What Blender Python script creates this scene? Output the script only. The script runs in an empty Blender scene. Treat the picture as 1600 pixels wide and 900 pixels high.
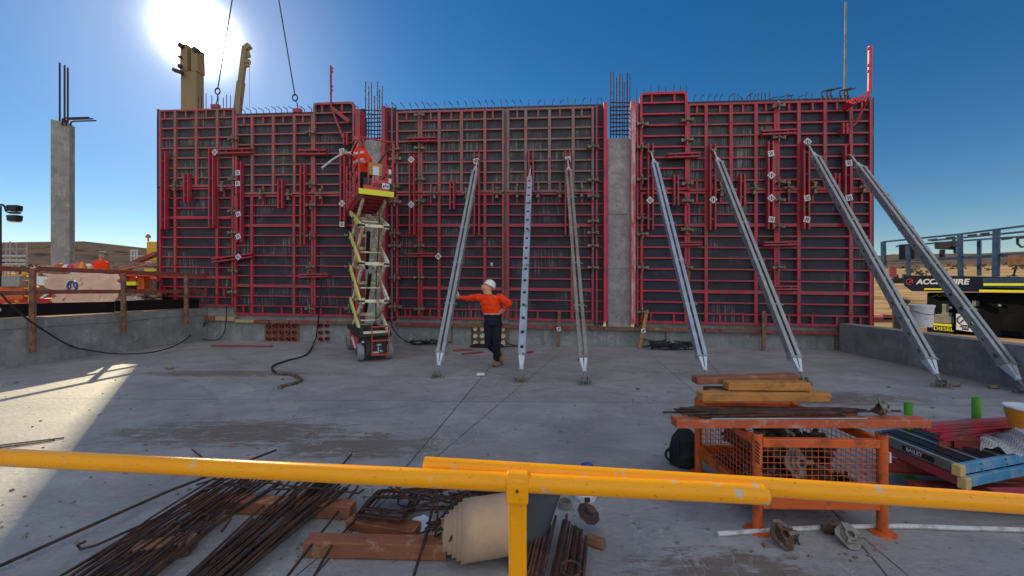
import bpy, bmesh, math, random
from mathutils import Vector as V, Matrix, Quaternion
R = math.radians
random.seed(7)
sc = bpy.context.scene
COL = sc.collection
# ------------------------------------------------------------------ camera
cd = bpy.data.cameras.new('camera'); cam = bpy.data.objects.new('camera', cd); COL.objects.link(cam)
cam.location = (0, 0, 1.6); cam.rotation_euler = (R(90), 0, 0)
cd.sensor_width = 36; cd.lens = 13.5; cd.clip_start = .05; cd.clip_end = 9000
sc.camera = cam
F = 600.0
# ------------------------------------------------------------------ light
CLOUD = .62  # strength of the fill light added to the sky behind the camera
SUN_EL = R(27.0); SUN_AZ = math.atan2(-490, 600)        # azimuth measured from +Y towards +X
SD = V((math.sin(SUN_AZ)*math.cos(SUN_EL), math.cos(SUN_AZ)*math.cos(SUN_EL), math.sin(SUN_EL)))
w = bpy.data.worlds.new('World'); sc.world = w; w.use_nodes = True
nt = w.node_tree; nt.nodes.clear()
def wn(t, **k):
    n = nt.nodes.new(t)
    for a, b in k.items(): setattr(n, a, b)
    return n
wo = wn('ShaderNodeOutputWorld'); bg = wn('ShaderNodeBackground'); sky = wn('ShaderNodeTexSky')
sky.sky_type = 'NISHITA'; sky.sun_disc = False; sky.sun_elevation = SUN_EL; sky.sun_rotation = SUN_AZ
sky.altitude = 600; sky.air_density = 1.0; sky.dust_density = .12; sky.ozone_density = 2.2
bg.inputs['Strength'].default_value = .080
# bright aureole of the sky round the sun
tc = wn('ShaderNodeTexCoord'); dp = wn('ShaderNodeVectorMath', operation='DOT_PRODUCT')
nt.links.new(tc.outputs['Generated'], dp.inputs[0]); dp.inputs[1].default_value = SD
mx = wn('ShaderNodeMath', operation='MAXIMUM'); nt.links.new(dp.outputs['Value'], mx.inputs[0]); mx.inputs[1].default_value = 0
def lobe(n, a):
    p = wn('ShaderNodeMath', operation='POWER'); nt.links.new(mx.outputs[0], p.inputs[0]); p.inputs[1].default_value = n
    m = wn('ShaderNodeMath', operation='MULTIPLY'); nt.links.new(p.outputs[0], m.inputs[0]); m.inputs[1].default_value = a
    return m
def addn(a, b):
    m = wn('ShaderNodeMath', operation='ADD'); nt.links.new(a.outputs[0], m.inputs[0]); nt.links.new(b.outputs[0], m.inputs[1]); return m
glow = addn(addn(lobe(2500, 25), lobe(800, 2.2)), lobe(50, .17))
bg2 = wn('ShaderNodeBackground'); bg2.inputs['Color'].default_value = (1, .97, .92, 1); nt.links.new(glow.outputs[0], bg2.inputs['Strength'])
ads = wn('ShaderNodeAddShader')
hs = wn('ShaderNodeHueSaturation'); hs.inputs['Saturation'].default_value = 1.38
nt.links.new(sky.outputs['Color'], hs.inputs['Color']); nt.links.new(hs.outputs['Color'], bg.inputs['Color'])
nt.links.new(bg.outputs[0], ads.inputs[0]); nt.links.new(bg2.outputs[0], ads.inputs[1])
# added warm white fill light over the unseen half of the sky opposite the sun
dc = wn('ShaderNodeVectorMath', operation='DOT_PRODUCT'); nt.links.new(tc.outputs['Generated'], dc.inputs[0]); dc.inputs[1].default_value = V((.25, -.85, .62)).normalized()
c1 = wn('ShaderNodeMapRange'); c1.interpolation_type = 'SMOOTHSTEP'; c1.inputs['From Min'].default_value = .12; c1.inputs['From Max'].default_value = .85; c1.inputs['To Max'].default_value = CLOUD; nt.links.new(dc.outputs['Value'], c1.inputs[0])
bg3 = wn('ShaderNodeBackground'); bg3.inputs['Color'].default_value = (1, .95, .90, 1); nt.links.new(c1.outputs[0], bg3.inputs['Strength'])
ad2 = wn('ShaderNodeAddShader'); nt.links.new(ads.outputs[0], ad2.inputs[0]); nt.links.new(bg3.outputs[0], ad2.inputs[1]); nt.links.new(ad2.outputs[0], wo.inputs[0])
sl = bpy.data.lights.new('sun', 'SUN'); sl.energy = 3.3; sl.angle = R(.53); sl.color = (1, .84, .53)
so = bpy.data.objects.new('sun', sl); COL.objects.link(so); so.rotation_euler = SD.to_track_quat('Z', 'Y').to_euler(); so.location = (-20, 25, 20)
sc.view_settings.view_transform = 'Standard'; sc.view_settings.look = 'None'; sc.view_settings.gamma = 1
sc.view_settings.exposure = .32; sc.view_settings.use_curve_mapping = False
sc.cycles.max_bounces = 6; sc.cycles.sample_clamp_indirect = 4
# ------------------------------------------------------------------ materials
M = {}
def mat(name, col, rough=.6, metal=0., var=.18, scale=3., dirt=None, damt=.5, dscale=4., bump=.15, bscale=60., stretch=(1, 1, 1), spec=.5, dst=(1, 1, 1), dwid=.12, coat=0.):
    m = bpy.data.materials.new(name); m.use_nodes = True; t = m.node_tree; b = t.nodes['Principled BSDF']
    L = t.links.new; N = t.nodes.new
    geo = N('ShaderNodeNewGeometry')
    mp = N('ShaderNodeMapping'); mp.inputs['Scale'].default_value = stretch; L(geo.outputs['Position'], mp.inputs[0])
    n1 = N('ShaderNodeTexNoise'); n1.inputs['Scale'].default_value = scale; n1.inputs['Detail'].default_value = 7; n1.inputs['Roughness'].default_value = .65
    L(mp.outputs[0], n1.inputs['Vector'])
    r1 = N('ShaderNodeValToRGB'); r1.color_ramp.elements[0].position = .3; r1.color_ramp.elements[1].position = .7
    c0 = [max(0, c*(1-var)) for c in col]; c1 = [min(1, c*(1+var)) for c in col]
    r1.color_ramp.elements[0].color = (*c0, 1); r1.color_ramp.elements[1].color = (*c1, 1)
    L(n1.outputs['Fac'], r1.inputs[0]); out = r1.outputs[0]
    if dirt:
        mp2 = N('ShaderNodeMapping'); mp2.inputs['Scale'].default_value = dst; mp2.inputs['Location'].default_value = (3.1, 1.7, .4); L(geo.outputs['Position'], mp2.inputs[0])
        n2 = N('ShaderNodeTexNoise'); n2.inputs['Scale'].default_value = dscale; n2.inputs['Detail'].default_value = 9; n2.inputs['Roughness'].default_value = .72
        L(mp2.outputs[0], n2.inputs['Vector'])
        r2 = N('ShaderNodeValToRGB'); p = 1-damt
        r2.color_ramp.elements[0].position = max(0, .35+.3*p-dwid/2); r2.color_ramp.elements[1].position = min(1, .35+.3*p+dwid/2)
        L(n2.outputs['Fac'], r2.inputs[0])
        mi = N('ShaderNodeMixRGB'); mi.inputs[2].default_value = (*dirt, 1); L(r2.outputs[0], mi.inputs[0]); L(out, mi.inputs[1]); out = mi.outputs[0]
    L(out, b.inputs['Base Color'])
    rr = N('ShaderNodeMapRange'); rr.inputs['To Min'].default_value = max(0.02, rough-.1); rr.inputs['To Max'].default_value = min(1, rough+.12)
    L(n1.outputs['Fac'], rr.inputs[0]); L(rr.outputs[0], b.inputs['Roughness'])
    b.inputs['Metallic'].default_value = metal; b.inputs['Specular IOR Level'].default_value = spec
    if coat: b.inputs['Coat Weight'].default_value = coat
    if bump:
        nb = N('ShaderNodeTexNoise'); nb.inputs['Scale'].default_value = bscale; nb.inputs['Detail'].default_value = 5; L(mp.outputs[0], nb.inputs['Vector'])
        bp = N('ShaderNodeBump'); bp.inputs['Strength'].default_value = bump; bp.inputs['Distance'].default_value = .01; L(nb.outputs['Fac'], bp.inputs['Height']); L(bp.outputs[0], b.inputs['Normal'])
    M[name] = m; m['out'] = ''; return m
def mixin(m, fac_builder, col):
    """lay a further colour over the material's base colour; fac_builder(N, L, pos) returns a 0..1 socket"""
    t = m.node_tree; b = t.nodes['Principled BSDF']; N = t.nodes.new; L = t.links.new
    src = b.inputs['Base Color'].links[0].from_socket
    pos = N('ShaderNodeNewGeometry').outputs['Position']
    f = fac_builder(N, L, pos)
    mi = N('ShaderNodeMixRGB'); mi.inputs[2].default_value = (*col, 1); L(f, mi.inputs[0]); L(src, mi.inputs[1]); L(mi.outputs[0], b.inputs['Base Color'])
def mth(N, L, op, a, b=None, c=None, clamp=False):
    n = N('ShaderNodeMath'); n.operation = op; n.use_clamp = clamp
    for i, x in enumerate((a, b, c)):
        if x is None: continue
        if isinstance(x, (int, float)): n.inputs[i].default_value = x
        else: L(x, n.inputs[i])
    return n.outputs[0]
def noise(N, L, pos, scale, det=6, st=(1, 1, 1), rough=.6, loc=(0, 0, 0)):
    mp = N('ShaderNodeMapping'); mp.inputs['Scale'].default_value = st; mp.inputs['Location'].default_value = loc; L(pos, mp.inputs[0])
    n = N('ShaderNodeTexNoise'); n.inputs['Scale'].default_value = scale; n.inputs['Detail'].default_value = det; n.inputs['Roughness'].default_value = rough
    L(mp.outputs[0], n.inputs['Vector']); return n.outputs['Fac']
def ramp(N, L, s, a, b):
    n = N('ShaderNodeMapRange'); n.clamp = True; n.inputs['From Min'].default_value = a; n.inputs['From Max'].default_value = b; L(s, n.inputs[0]); return n.outputs[0]
def line_fac(x0, y0, x1, y1, wd, lim=None):
    """soft thin line on the ground through two points"""
    L2 = math.hypot(x1-x0, y1-y0); nx, ny = -(y1-y0)/L2, (x1-x0)/L2; c = -(nx*x0+ny*y0)
    def f(N, L, pos):
        s = N('ShaderNodeSeparateXYZ'); L(pos, s.inputs[0])
        wob = mth(N, L, 'MULTIPLY', mth(N, L, 'SUBTRACT', noise(N, L, pos, 3.), .5), .02)
        d = mth(N, L, 'ADD', mth(N, L, 'ADD', mth(N, L, 'MULTIPLY', s.outputs[0], nx), mth(N, L, 'MULTIPLY', s.outputs[1], ny)), mth(N, L, 'ADD', wob, c))
        d = mth(N, L, 'ABSOLUTE', d)
        k = ramp(N, L, d, wd, wd*.4)
        return mth(N, L, 'MULTIPLY', k, ramp(N, L, noise(N, L, pos, 5., loc=(9, 2, 0)), .25, .45))
    return f

mat('slab', (.355, .345, .33), .62, var=.12, scale=1.3, dirt=(.25, .24, .23), damt=.45, dscale=1.6, bump=.6, bscale=22, dwid=.25, spec=.4, stretch=(.8, 1.1, 1), dst=(.8, 1.2, 1))
def patch(cx, cy, rx, ry, th=.5):
    def f(N, L, pos):
        s = N('ShaderNodeSeparateXYZ'); L(pos, s.inputs[0])
        a = mth(N, L, 'POWER', mth(N, L, 'DIVIDE', mth(N, L, 'SUBTRACT', s.outputs[0], cx), rx), 2.)
        b = mth(N, L, 'POWER', mth(N, L, 'DIVIDE', mth(N, L, 'SUBTRACT', s.outputs[1], cy), ry), 2.)
        d = ramp(N, L, mth(N, L, 'ADD', a, b), 1., .1)
        n = noise(N, L, pos, 4.5, 12, (.7, 2.6, 1), .8)
        return mth(N, L, 'MULTIPLY', ramp(N, L, mth(N, L, 'ADD', n, mth(N, L, 'MULTIPLY', d, .22)), th+.10, th+.18), .9)
    return f
mixin(M['slab'], lambda N, L, pos: mth(N, L, 'MULTIPLY', ramp(N, L, noise(N, L, pos, 1.7, 11, (1, 1.6, 1), .78, (21, 3, 0)), .56, .66), .4), (.24, .215, .195))
for p in ((-3.1, 4.25, 1.9, .5), (-1.55, 3.9, 1.2, .4), (-7.5, 3.6, 3., .7), (1.2, 2.05, .8, .4), (-5.4, 7.2, 2.4, .35), (4.4, 5.6, 2, .5)):
    mixin(M['slab'], patch(*p), (.165, .13, .10))
mixin(M['slab'], lambda N, L, pos: mth(N, L, 'MULTIPLY', ramp(N, L, noise(N, L, pos, 26, 3, (1, 1.8, 1), .5), .70, .74), .75), (.10, .09, .085))
mixin(M['slab'], lambda N, L, pos: mth(N, L, 'MULTIPLY', ramp(N, L, noise(N, L, pos, 9, 8, (1, 1.5, 1), .7, (4, 4, 0)), .60, .68), .3), (.50, .485, .46))
mixin(M['slab'], lambda N, L, pos: mth(N, L, 'MULTIPLY', ramp(N, L, noise(N, L, pos, .8, 6, (1, 1, 1), .7, (14, 4, 0)), .50, .62), .35), (.19, .185, .185))
mixin(M['slab'], lambda N, L, pos: mth(N, L, 'MULTIPLY', ramp(N, L, noise(N, L, pos, 140, 2, (1, 1, 1), .5, (4, 4, 0)), .62, .72), .35), (.17, .165, .16))
def hair(sc_, loc, wd, k, st=(1, 1, 1)):
    def f(N, L, pos):
        n = noise(N, L, pos, sc_, 5, st, .6, loc); d = mth(N, L, 'ABSOLUTE', mth(N, L, 'SUBTRACT', n, .5))
        return mth(N, L, 'MULTIPLY', mth(N, L, 'MULTIPLY', ramp(N, L, d, wd, wd*.2), ramp(N, L, noise(N, L, pos, 1.1, 3, (1, 1, 1), .5, loc), .5, .6)), k)
    return f
mixin(M['slab'], hair(1.1, (3, 9, 1), .006, .6), (.10, .095, .09)); mixin(M['slab'], hair(2.6, (13, 2, 1), .008, .45, (.4, 1.6, 1)), (.14, .13, .12)); mixin(M['slab'], hair(2.2, (7, 22, 1), .007, .4, (1.5, .5, 1)), (.52, .51, .48))
# long curved scuffs from wheels and dragged loads, and small spatter
def ringf(cx, cy, r, wd):
    def f(N, L, pos):
        s = N('ShaderNodeSeparateXYZ'); L(pos, s.inputs[0])
        dx = mth(N, L, 'SUBTRACT', s.outputs[0], cx); dy = mth(N, L, 'SUBTRACT', s.outputs[1], cy)
        d = mth(N, L, 'SQRT', mth(N, L, 'ADD', mth(N, L, 'MULTIPLY', dx, dx), mth(N, L, 'MULTIPLY', dy, dy)))
        d = mth(N, L, 'ABSOLUTE', mth(N, L, 'SUBTRACT', d, r)); k = ramp(N, L, d, wd, wd*.3)
        return mth(N, L, 'MULTIPLY', mth(N, L, 'MULTIPLY', k, ramp(N, L, noise(N, L, pos, 2.2, 6), .42, .62)), .55)
    return f
for q in ((-9, 1, 7.1, .05), (-9, 1, 6.55, .05), (6, 14, 9.3, .06), (6, 14, 8.8, .06), (-2, 13, 6.1, .07)): mixin(M['slab'], ringf(*q), (.20, .19, .18))
mixin(M['slab'], lambda N, L, pos: mth(N, L, 'MULTIPLY', ramp(N, L, noise(N, L, pos, 55, 3, (1, 1, 1), .5, (8, 1, 0)), .70, .71), .6), (.52, .51, .49))
for q in ((-.30, 9., -1.02, 2.8, .011), (2.3, 2.75, 2.0, 1.9, .009), (2.3, 2.75, 3.3, 9, .008), (-8, 5.6, 8, 5.2, .008), (-6, 3.2, -1.9, 5.0, .007), (-1.0, 2.75, -1.5, 1.2, .008)):
    mixin(M['slab'], line_fac(*q), (.07, .065, .06))
def concrete(name, col, streak=.5):
    m = mat(name, col, .75, var=.16, scale=1.8, dirt=[c*.6 for c in col], damt=.45, dscale=2.4, bump=.4, bscale=45, dwid=.3)
    mixin(m, lambda N, L, pos: mth(N, L, 'MULTIPLY', ramp(N, L, noise(N, L, pos, 1.3, 8, (6, 6, .5), .7), .5, .68), streak), [c*.5 for c in col])
    mixin(m, lambda N, L, pos: mth(N, L, 'MULTIPLY', ramp(N, L, noise(N, L, pos, 2.1, 8, (2, 2, 1.4), .7, (7, 3, 5)), .56, .63), .45), [min(1, c*1.45) for c in col])
    mixin(m, lambda N, L, pos: mth(N, L, 'MULTIPLY', ramp(N, L, noise(N, L, pos, 30, 2), .7, .74), .7), [c*.25 for c in col])
    mixin(m, lambda N, L, pos: mth(N, L, 'MULTIPLY', ramp(N, L, noise(N, L, pos, 5, 10, (1, 1, 1.6), .75, (1, 8, 5)), .55, .66), .45), [c*.55 for c in col])
    mixin(m, lambda N, L, pos: mth(N, L, 'MULTIPLY', ramp(N, L, noise(N, L, pos, 14, 4, (.4, .4, 3), .5, (1, 8, 5)), .66, .70), .35), [min(1, c*1.5) for c in col])
    return m
concrete('concrete', (.34, .335, .31)); concrete('concrete_light', (.47, .46, .43), .35); concrete('concrete_dark', (.30, .295, .28))
mixin(M['concrete_light'], lambda N, L, pos: mth(N, L, 'MULTIPLY', ramp(N, L, noise(N, L, pos, 3.5, 10, (1, 1, 1.2), .8, (6, 6, 6)), .50, .60), .55), (.24, .235, .22))
mixin(M['concrete_light'], lambda N, L, pos: mth(N, L, 'MULTIPLY', ramp(N, L, mth(N, L, 'ABSOLUTE', mth(N, L, 'SUBTRACT', noise(N, L, pos, 2.2, 6, (1, 1, 1.5), .65), .5)), .012, .003), .5), (.16, .155, .15))
mixin(M['concrete_light'], lambda N, L, pos: mth(N, L, 'MULTIPLY', ramp(N, L, noise(N, L, pos, 6, 8, (1, 1, .4), .7, (2, 6, 6)), .58, .64), .5), (.62, .61, .58))
def plywood(name, col, chalk, amt):
    m = mat(name, col, .55, var=.35, scale=1.5, dirt=[c*1.8 for c in col], damt=.35, dscale=2, bump=.05, dwid=.3, spec=.4)
    def f(N, L, pos):
        st = ramp(N, L, noise(N, L, pos, 1., 4, (30, 30, .9), .7), .50, .64)
        big = ramp(N, L, noise(N, L, pos, .9, 4, (1, 1, 1.6), .5, (5, 5, 5)), amt, amt+.12)
        return mth(N, L, 'MULTIPLY', mth(N, L, 'MULTIPLY', st, big), .9)
    mixin(m, f, chalk)
    return m
plywood('ply', (.022, .019, .026), (.24, .22, .22), .50); plywood('ply_old', (.034, .035, .039), (.32, .31, .26), .47); plywood('ply_new', (.018, .020, .031), (.2, .21, .22), .57)
RED = (.50, .030, .055)
mat('red', (.47, .026, .05), .42, var=.22, scale=3, dirt=(.27, .075, .07), damt=.40, dscale=5, bump=.1, bscale=90)
mat('red_old', (.50, .080, .085), .55, var=.25, scale=4, dirt=(.24, .15, .13), damt=.50, dscale=5, bump=.15, dwid=.2)
mat('red_worn', (.40, .095, .09), .6, var=.3, scale=3, dirt=(.25, .20, .17), damt=.62, dscale=4, bump=.2, dwid=.25)
mat('red_bright', (.62, .025, .05), .4, var=.12, scale=5, dirt=(.30, .03, .05), damt=.3, dscale=3, bump=.1)
mat('red_wash', (.62, .025, .05), .4, var=.12, scale=5, dirt=(.62, .45, .46), damt=.5, dscale=3, bump=.1, dst=(3, 3, .7), dwid=.2)
mat('red_wood', (.30, .045, .03), .7, var=.3, scale=6, dirt=(.20, .12, .08), damt=.4, dscale=5, bump=.3, bscale=50)
mat('lift_red', (.60, .045, .035), .4, var=.12, scale=5, dirt=(.25, .05, .04), damt=.3, dscale=9, bump=.05)
mat('clamp', (.30, .26, .20), .6, .4, var=.3, scale=14, dirt=(.14, .09, .06), damt=.5, dscale=20, bump=.4, bscale=90)
mat('tag', (.75, .74, .72), .5, var=.06, scale=20, bump=0); mat('black', (.012, .012, .013), .5, var=.2, bump=.1)
mat('black_gloss', (.010, .010, .012), .3, var=.2, bump=.05)
mat('galv', (.36, .37, .345), .5, .3, var=.20, scale=9, dirt=(.26, .265, .27), damt=.5, dscale=5, bump=.15, bscale=70, dwid=.3)
mat('galv_dull', (.30, .285, .25), .55, .35, var=.25, scale=7, dirt=(.17, .15, .12), damt=.5, dscale=4, bump=.25, bscale=60, dwid=.3)
mat('galv_blue', (.38, .43, .50), .5, .35, var=.14, scale=8, dirt=(.25, .28, .33), damt=.4, dscale=5, bump=.1, dwid=.3)
mat('zinc', (.55, .58, .60), .45, .3, var=.12, scale=15, bump=.15)
mat('steel_dark', (.05, .045, .045), .5, .5, var=.3, scale=9, bump=.2)
mat('rebar', (.040, .027, .023), .65, .35, var=.35, scale=9, dirt=(.11, .05, .028), damt=.45, dscale=12, bump=.8, bscale=160, dwid=.2)
mat('rebar_rust', (.14, .06, .035), .75, .2, var=.35, scale=9, dirt=(.05, .03, .025), damt=.5, dscale=10, bump=.8, bscale=160)
mat('rust_iron', (.10, .06, .04), .8, .2, var=.4, scale=14, dirt=(.24, .20, .16), damt=.35, dscale=18, bump=.9, bscale=60)
mat('yellow', (1.0, .38, .0), .27, var=.04, scale=6, dirt=(.50, .47, .42), damt=.06, dscale=16, bump=.05, bscale=200, spec=.35, dwid=.02)
mixin(M['yellow'], lambda N, L, pos: mth(N, L, 'MULTIPLY', ramp(N, L, noise(N, L, pos, 60, 5, (1, 3, 3), .6), .64, .70), .8), (.30, .13, .02))
mixin(M['yellow'], lambda N, L, pos: mth(N, L, 'MULTIPLY', ramp(N, L, noise(N, L, pos, 7, 9, (.6, 3, 3), .8), .56, .68), .55), (.62, .20, .01))
mixin(M['yellow'], lambda N, L, pos: mth(N, L, 'MULTIPLY', ramp(N, L, noise(N, L, pos, 26, 9, (.25, 6, 6), .8), .60, .66), .5), (.42, .20, .05))
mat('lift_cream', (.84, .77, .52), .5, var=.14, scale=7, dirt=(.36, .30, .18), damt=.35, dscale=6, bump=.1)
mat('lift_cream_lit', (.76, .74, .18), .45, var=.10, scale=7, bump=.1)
mat('hi_yellow', (.85, .80, .02), .45, var=.05, bump=0)
mat('timber_red', (.27, .095, .042), .65, var=.25, scale=4, dirt=(.42, .24, .14), damt=.18, dscale=9, bump=.4, bscale=40, stretch=(1, 5, 8))
mat('timber_plank', (.52, .10, .032), .6, var=.2, scale=4, dirt=(.50, .30, .20), damt=.22, dscale=12, bump=.4, bscale=40, stretch=(1, 5, 8))
mat('timber_orange', (.52, .22, .045), .6, var=.22, scale=5, dirt=(.28, .12, .03), damt=.3, dscale=6, bump=.4, bscale=40, stretch=(1, 6, 10))
mat('timber_brown', (.26, .125, .06), .7, var=.3, scale=5, dirt=(.14, .075, .045), damt=.4, dscale=6, bump=.5, bscale=40, stretch=(1, 6, 10))
mat('timber_post', (.30, .13, .075), .75, var=.3, scale=5, dirt=(.14, .07, .045), damt=.4, dscale=6, bump=.5, bscale=40, stretch=(6, 6, 1))
mat('timber_pale', (.48, .33, .17), .7, var=.2, scale=6, bump=.4, stretch=(6, 6, 1))
mat('orange_paint', (.66, .115, .018), .42, var=.12, scale=5, dirt=(.30, .06, .02), damt=.28, dscale=8, bump=.12)
mat('orange_cloth', (.95, .055, .008), .8, var=.08, scale=14, bump=.3, bscale=120, spec=.2)
mat('cloth_seam', (.90, .40, .25), .8, var=.05, bump=0)
mat('silver_tape', (.72, .70, .62), .4, var=.1, bump=.1)
mat('navy_cloth', (.018, .019, .028), .9, var=.2, scale=10, bump=.4, bscale=80, spec=.2)
mat('skin', (.52, .27, .18), .55, var=.08, scale=20, bump=.05)
mat('boots', (.30, .17, .08), .75, var=.2, scale=20, bump=.3)
mat('helmet', (.80, .78, .75), .3, var=.03, bump=0); mat('neck_flap', (.80, .36, .22), .8, var=.1, bump=.2); mat('cap', (.16, .16, .14), .85, var=.15, bump=.2)
mat('glove', (.62, .64, .66), .8, var=.1, bump=.2)
mat('white_plastic', (.72, .73, .74), .45, var=.06, scale=8, dirt=(.45, .43, .40), damt=.25, dscale=10, bump=.1)
mat('pvc_pipe', (.62, .60, .57), .45, var=.08, scale=8, dirt=(.40, .36, .32), damt=.3, dscale=9, bump=.05)
mat('pipe_red', (.30, .05, .04), .5, var=.2, bump=.1); mat('pipe_orange', (.60, .16, .06), .5, var=.1, bump=0)
mat('pipe_cream', (.85, .80, .66), .4, var=.06, bump=0)
mat('green_pvc', (.10, .38, .025), .4, var=.12, bump=.05); mat('paper', (.62, .70, .85), .7, var=.08, scale=12, bump=.1)
mat('foam', (.52, .33, .19), .7, var=.06, scale=3, dirt=(.36, .25, .17), damt=.3, dscale=4, bump=.15, bscale=120, dwid=.3)
mat('dark_mat', (.040, .042, .047), .75, var=.15, scale=4, bump=.15)
mat('blue_paint', (.065, .25, .42), .5, var=.18, scale=6, dirt=(.20, .33, .42), damt=.4, dscale=8, bump=.15)
mat('tan_cap', (.62, .42, .16), .5, var=.1, bump=.1); mat('alu', (.55, .55, .55), .4, .8, var=.1, bump=.1)
mat('boom_blue', (.015, .05, .12), .4, var=.15, scale=4, dirt=(.05, .09, .14), damt=.3, bump=.05)
mat('boom_navy', (.004, .008, .026), .5, var=.2, scale=4, bump=.05, spec=.2); mat('engine_black', (.005, .006, .008), .7, var=.3, bump=.1, spec=.1)
mat('crane_yellow', (.26, .18, .075), .5, var=.1, scale=.6, bump=.05); mat('machine_yellow', (.70, .42, .03), .5, var=.1, bump=.05)
mat('bucket_orange', (.75, .26, .02), .4, var=.08, bump=0); mat('blue_plastic', (.04, .07, .35), .4, var=.1, bump=0)
mat('tarp', (.80, .68, .62), .4, var=.25, scale=2.5, dirt=(.48, .27, .18), damt=.45, dscale=2, bump=.8, bscale=7, dwid=.3)
mat('logo_blue', (.03, .12, .28), .5, var=.05, bump=0); mat('text_white', (.70, .70, .72), .5, var=.03, bump=0); mat('text_red', (.45, .04, .06), .5, var=.03, bump=0)
mat('rubber', (.10, .098, .09), .8, var=.2, scale=9, dirt=(.2, .19, .17), damt=.4, dscale=10, bump=.3)
mat('tyre_grey', (.26, .255, .24), .8, var=.2, scale=9, bump=.3)
mat('hose', (.014, .014, .015), .5, var=.2, bump=.05); mat('backpack', (.008, .008, .010), .8, var=.3, bump=.5, bscale=40)
mat('rock', (.24, .17, .12), .9, var=.4, scale=8, bump=.8)
def translucent(m, f, col):
    t = m.node_tree; b = t.nodes['Principled BSDF']; o = [n for n in t.nodes if n.type == 'OUTPUT_MATERIAL'][0]
    tr = t.nodes.new('ShaderNodeBsdfTranslucent'); tr.inputs['Color'].default_value = (*col, 1); ms = t.nodes.new('ShaderNodeMixShader'); ms.inputs[0].default_value = f
    t.links.new(b.outputs[0], ms.inputs[1]); t.links.new(tr.outputs[0], ms.inputs[2]); t.links.new(ms.outputs[0], o.inputs[0])
translucent(M['tarp'], .5, (.88, .80, .78))
m = mat('plastic_film', (.75, .73, .72), .25, var=.1, bump=.5, bscale=5)
m.node_tree.nodes['Principled BSDF'].inputs['Alpha'].default_value = .38
mat('ground', (.52, .35, .18), .95, spec=0., var=.22, scale=.05, dirt=(.34, .20, .11), damt=.45, dscale=.06, bump=0, dst=(1, 3.5, 1), dwid=.15)
mixin(M['ground'], lambda N, L, pos: mth(N, L, 'MULTIPLY', ramp(N, L, noise(N, L, pos, .09, 9, (1, 1, 1), .75, (40, 4, 4)), .54, .60), .65), (.10, .075, .045))
mixin(M['ground'], lambda N, L, pos: mth(N, L, 'MULTIPLY', ramp(N, L, noise(N, L, pos, .5, 9, (.3, 2.5, 1), .75, (4, 4, 4)), .55, .62), .5), (.26, .17, .10))
def hillf(N, L, pos):
    s = N('ShaderNodeSeparateXYZ'); L(pos, s.inputs[0])
    v = mth(N, L, 'ADD', s.outputs[2], mth(N, L, 'MULTIPLY', mth(N, L, 'SUBTRACT', noise(N, L, pos, .02, 8), .5), 18.))
    return ramp(N, L, v, 12., 17.)
mixin(M['ground'], hillf, (.15, .105, .08))
mixin(M['ground'], lambda N, L, pos: mth(N, L, 'MULTIPLY', ramp(N, L, noise(N, L, pos, .03, 9, (1, 1, 1), .75, (4, 14, 4)), .52, .60), mth(N, L, 'MULTIPLY', hillf(N, L, pos), .85)), (.055, .045, .032))

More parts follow.
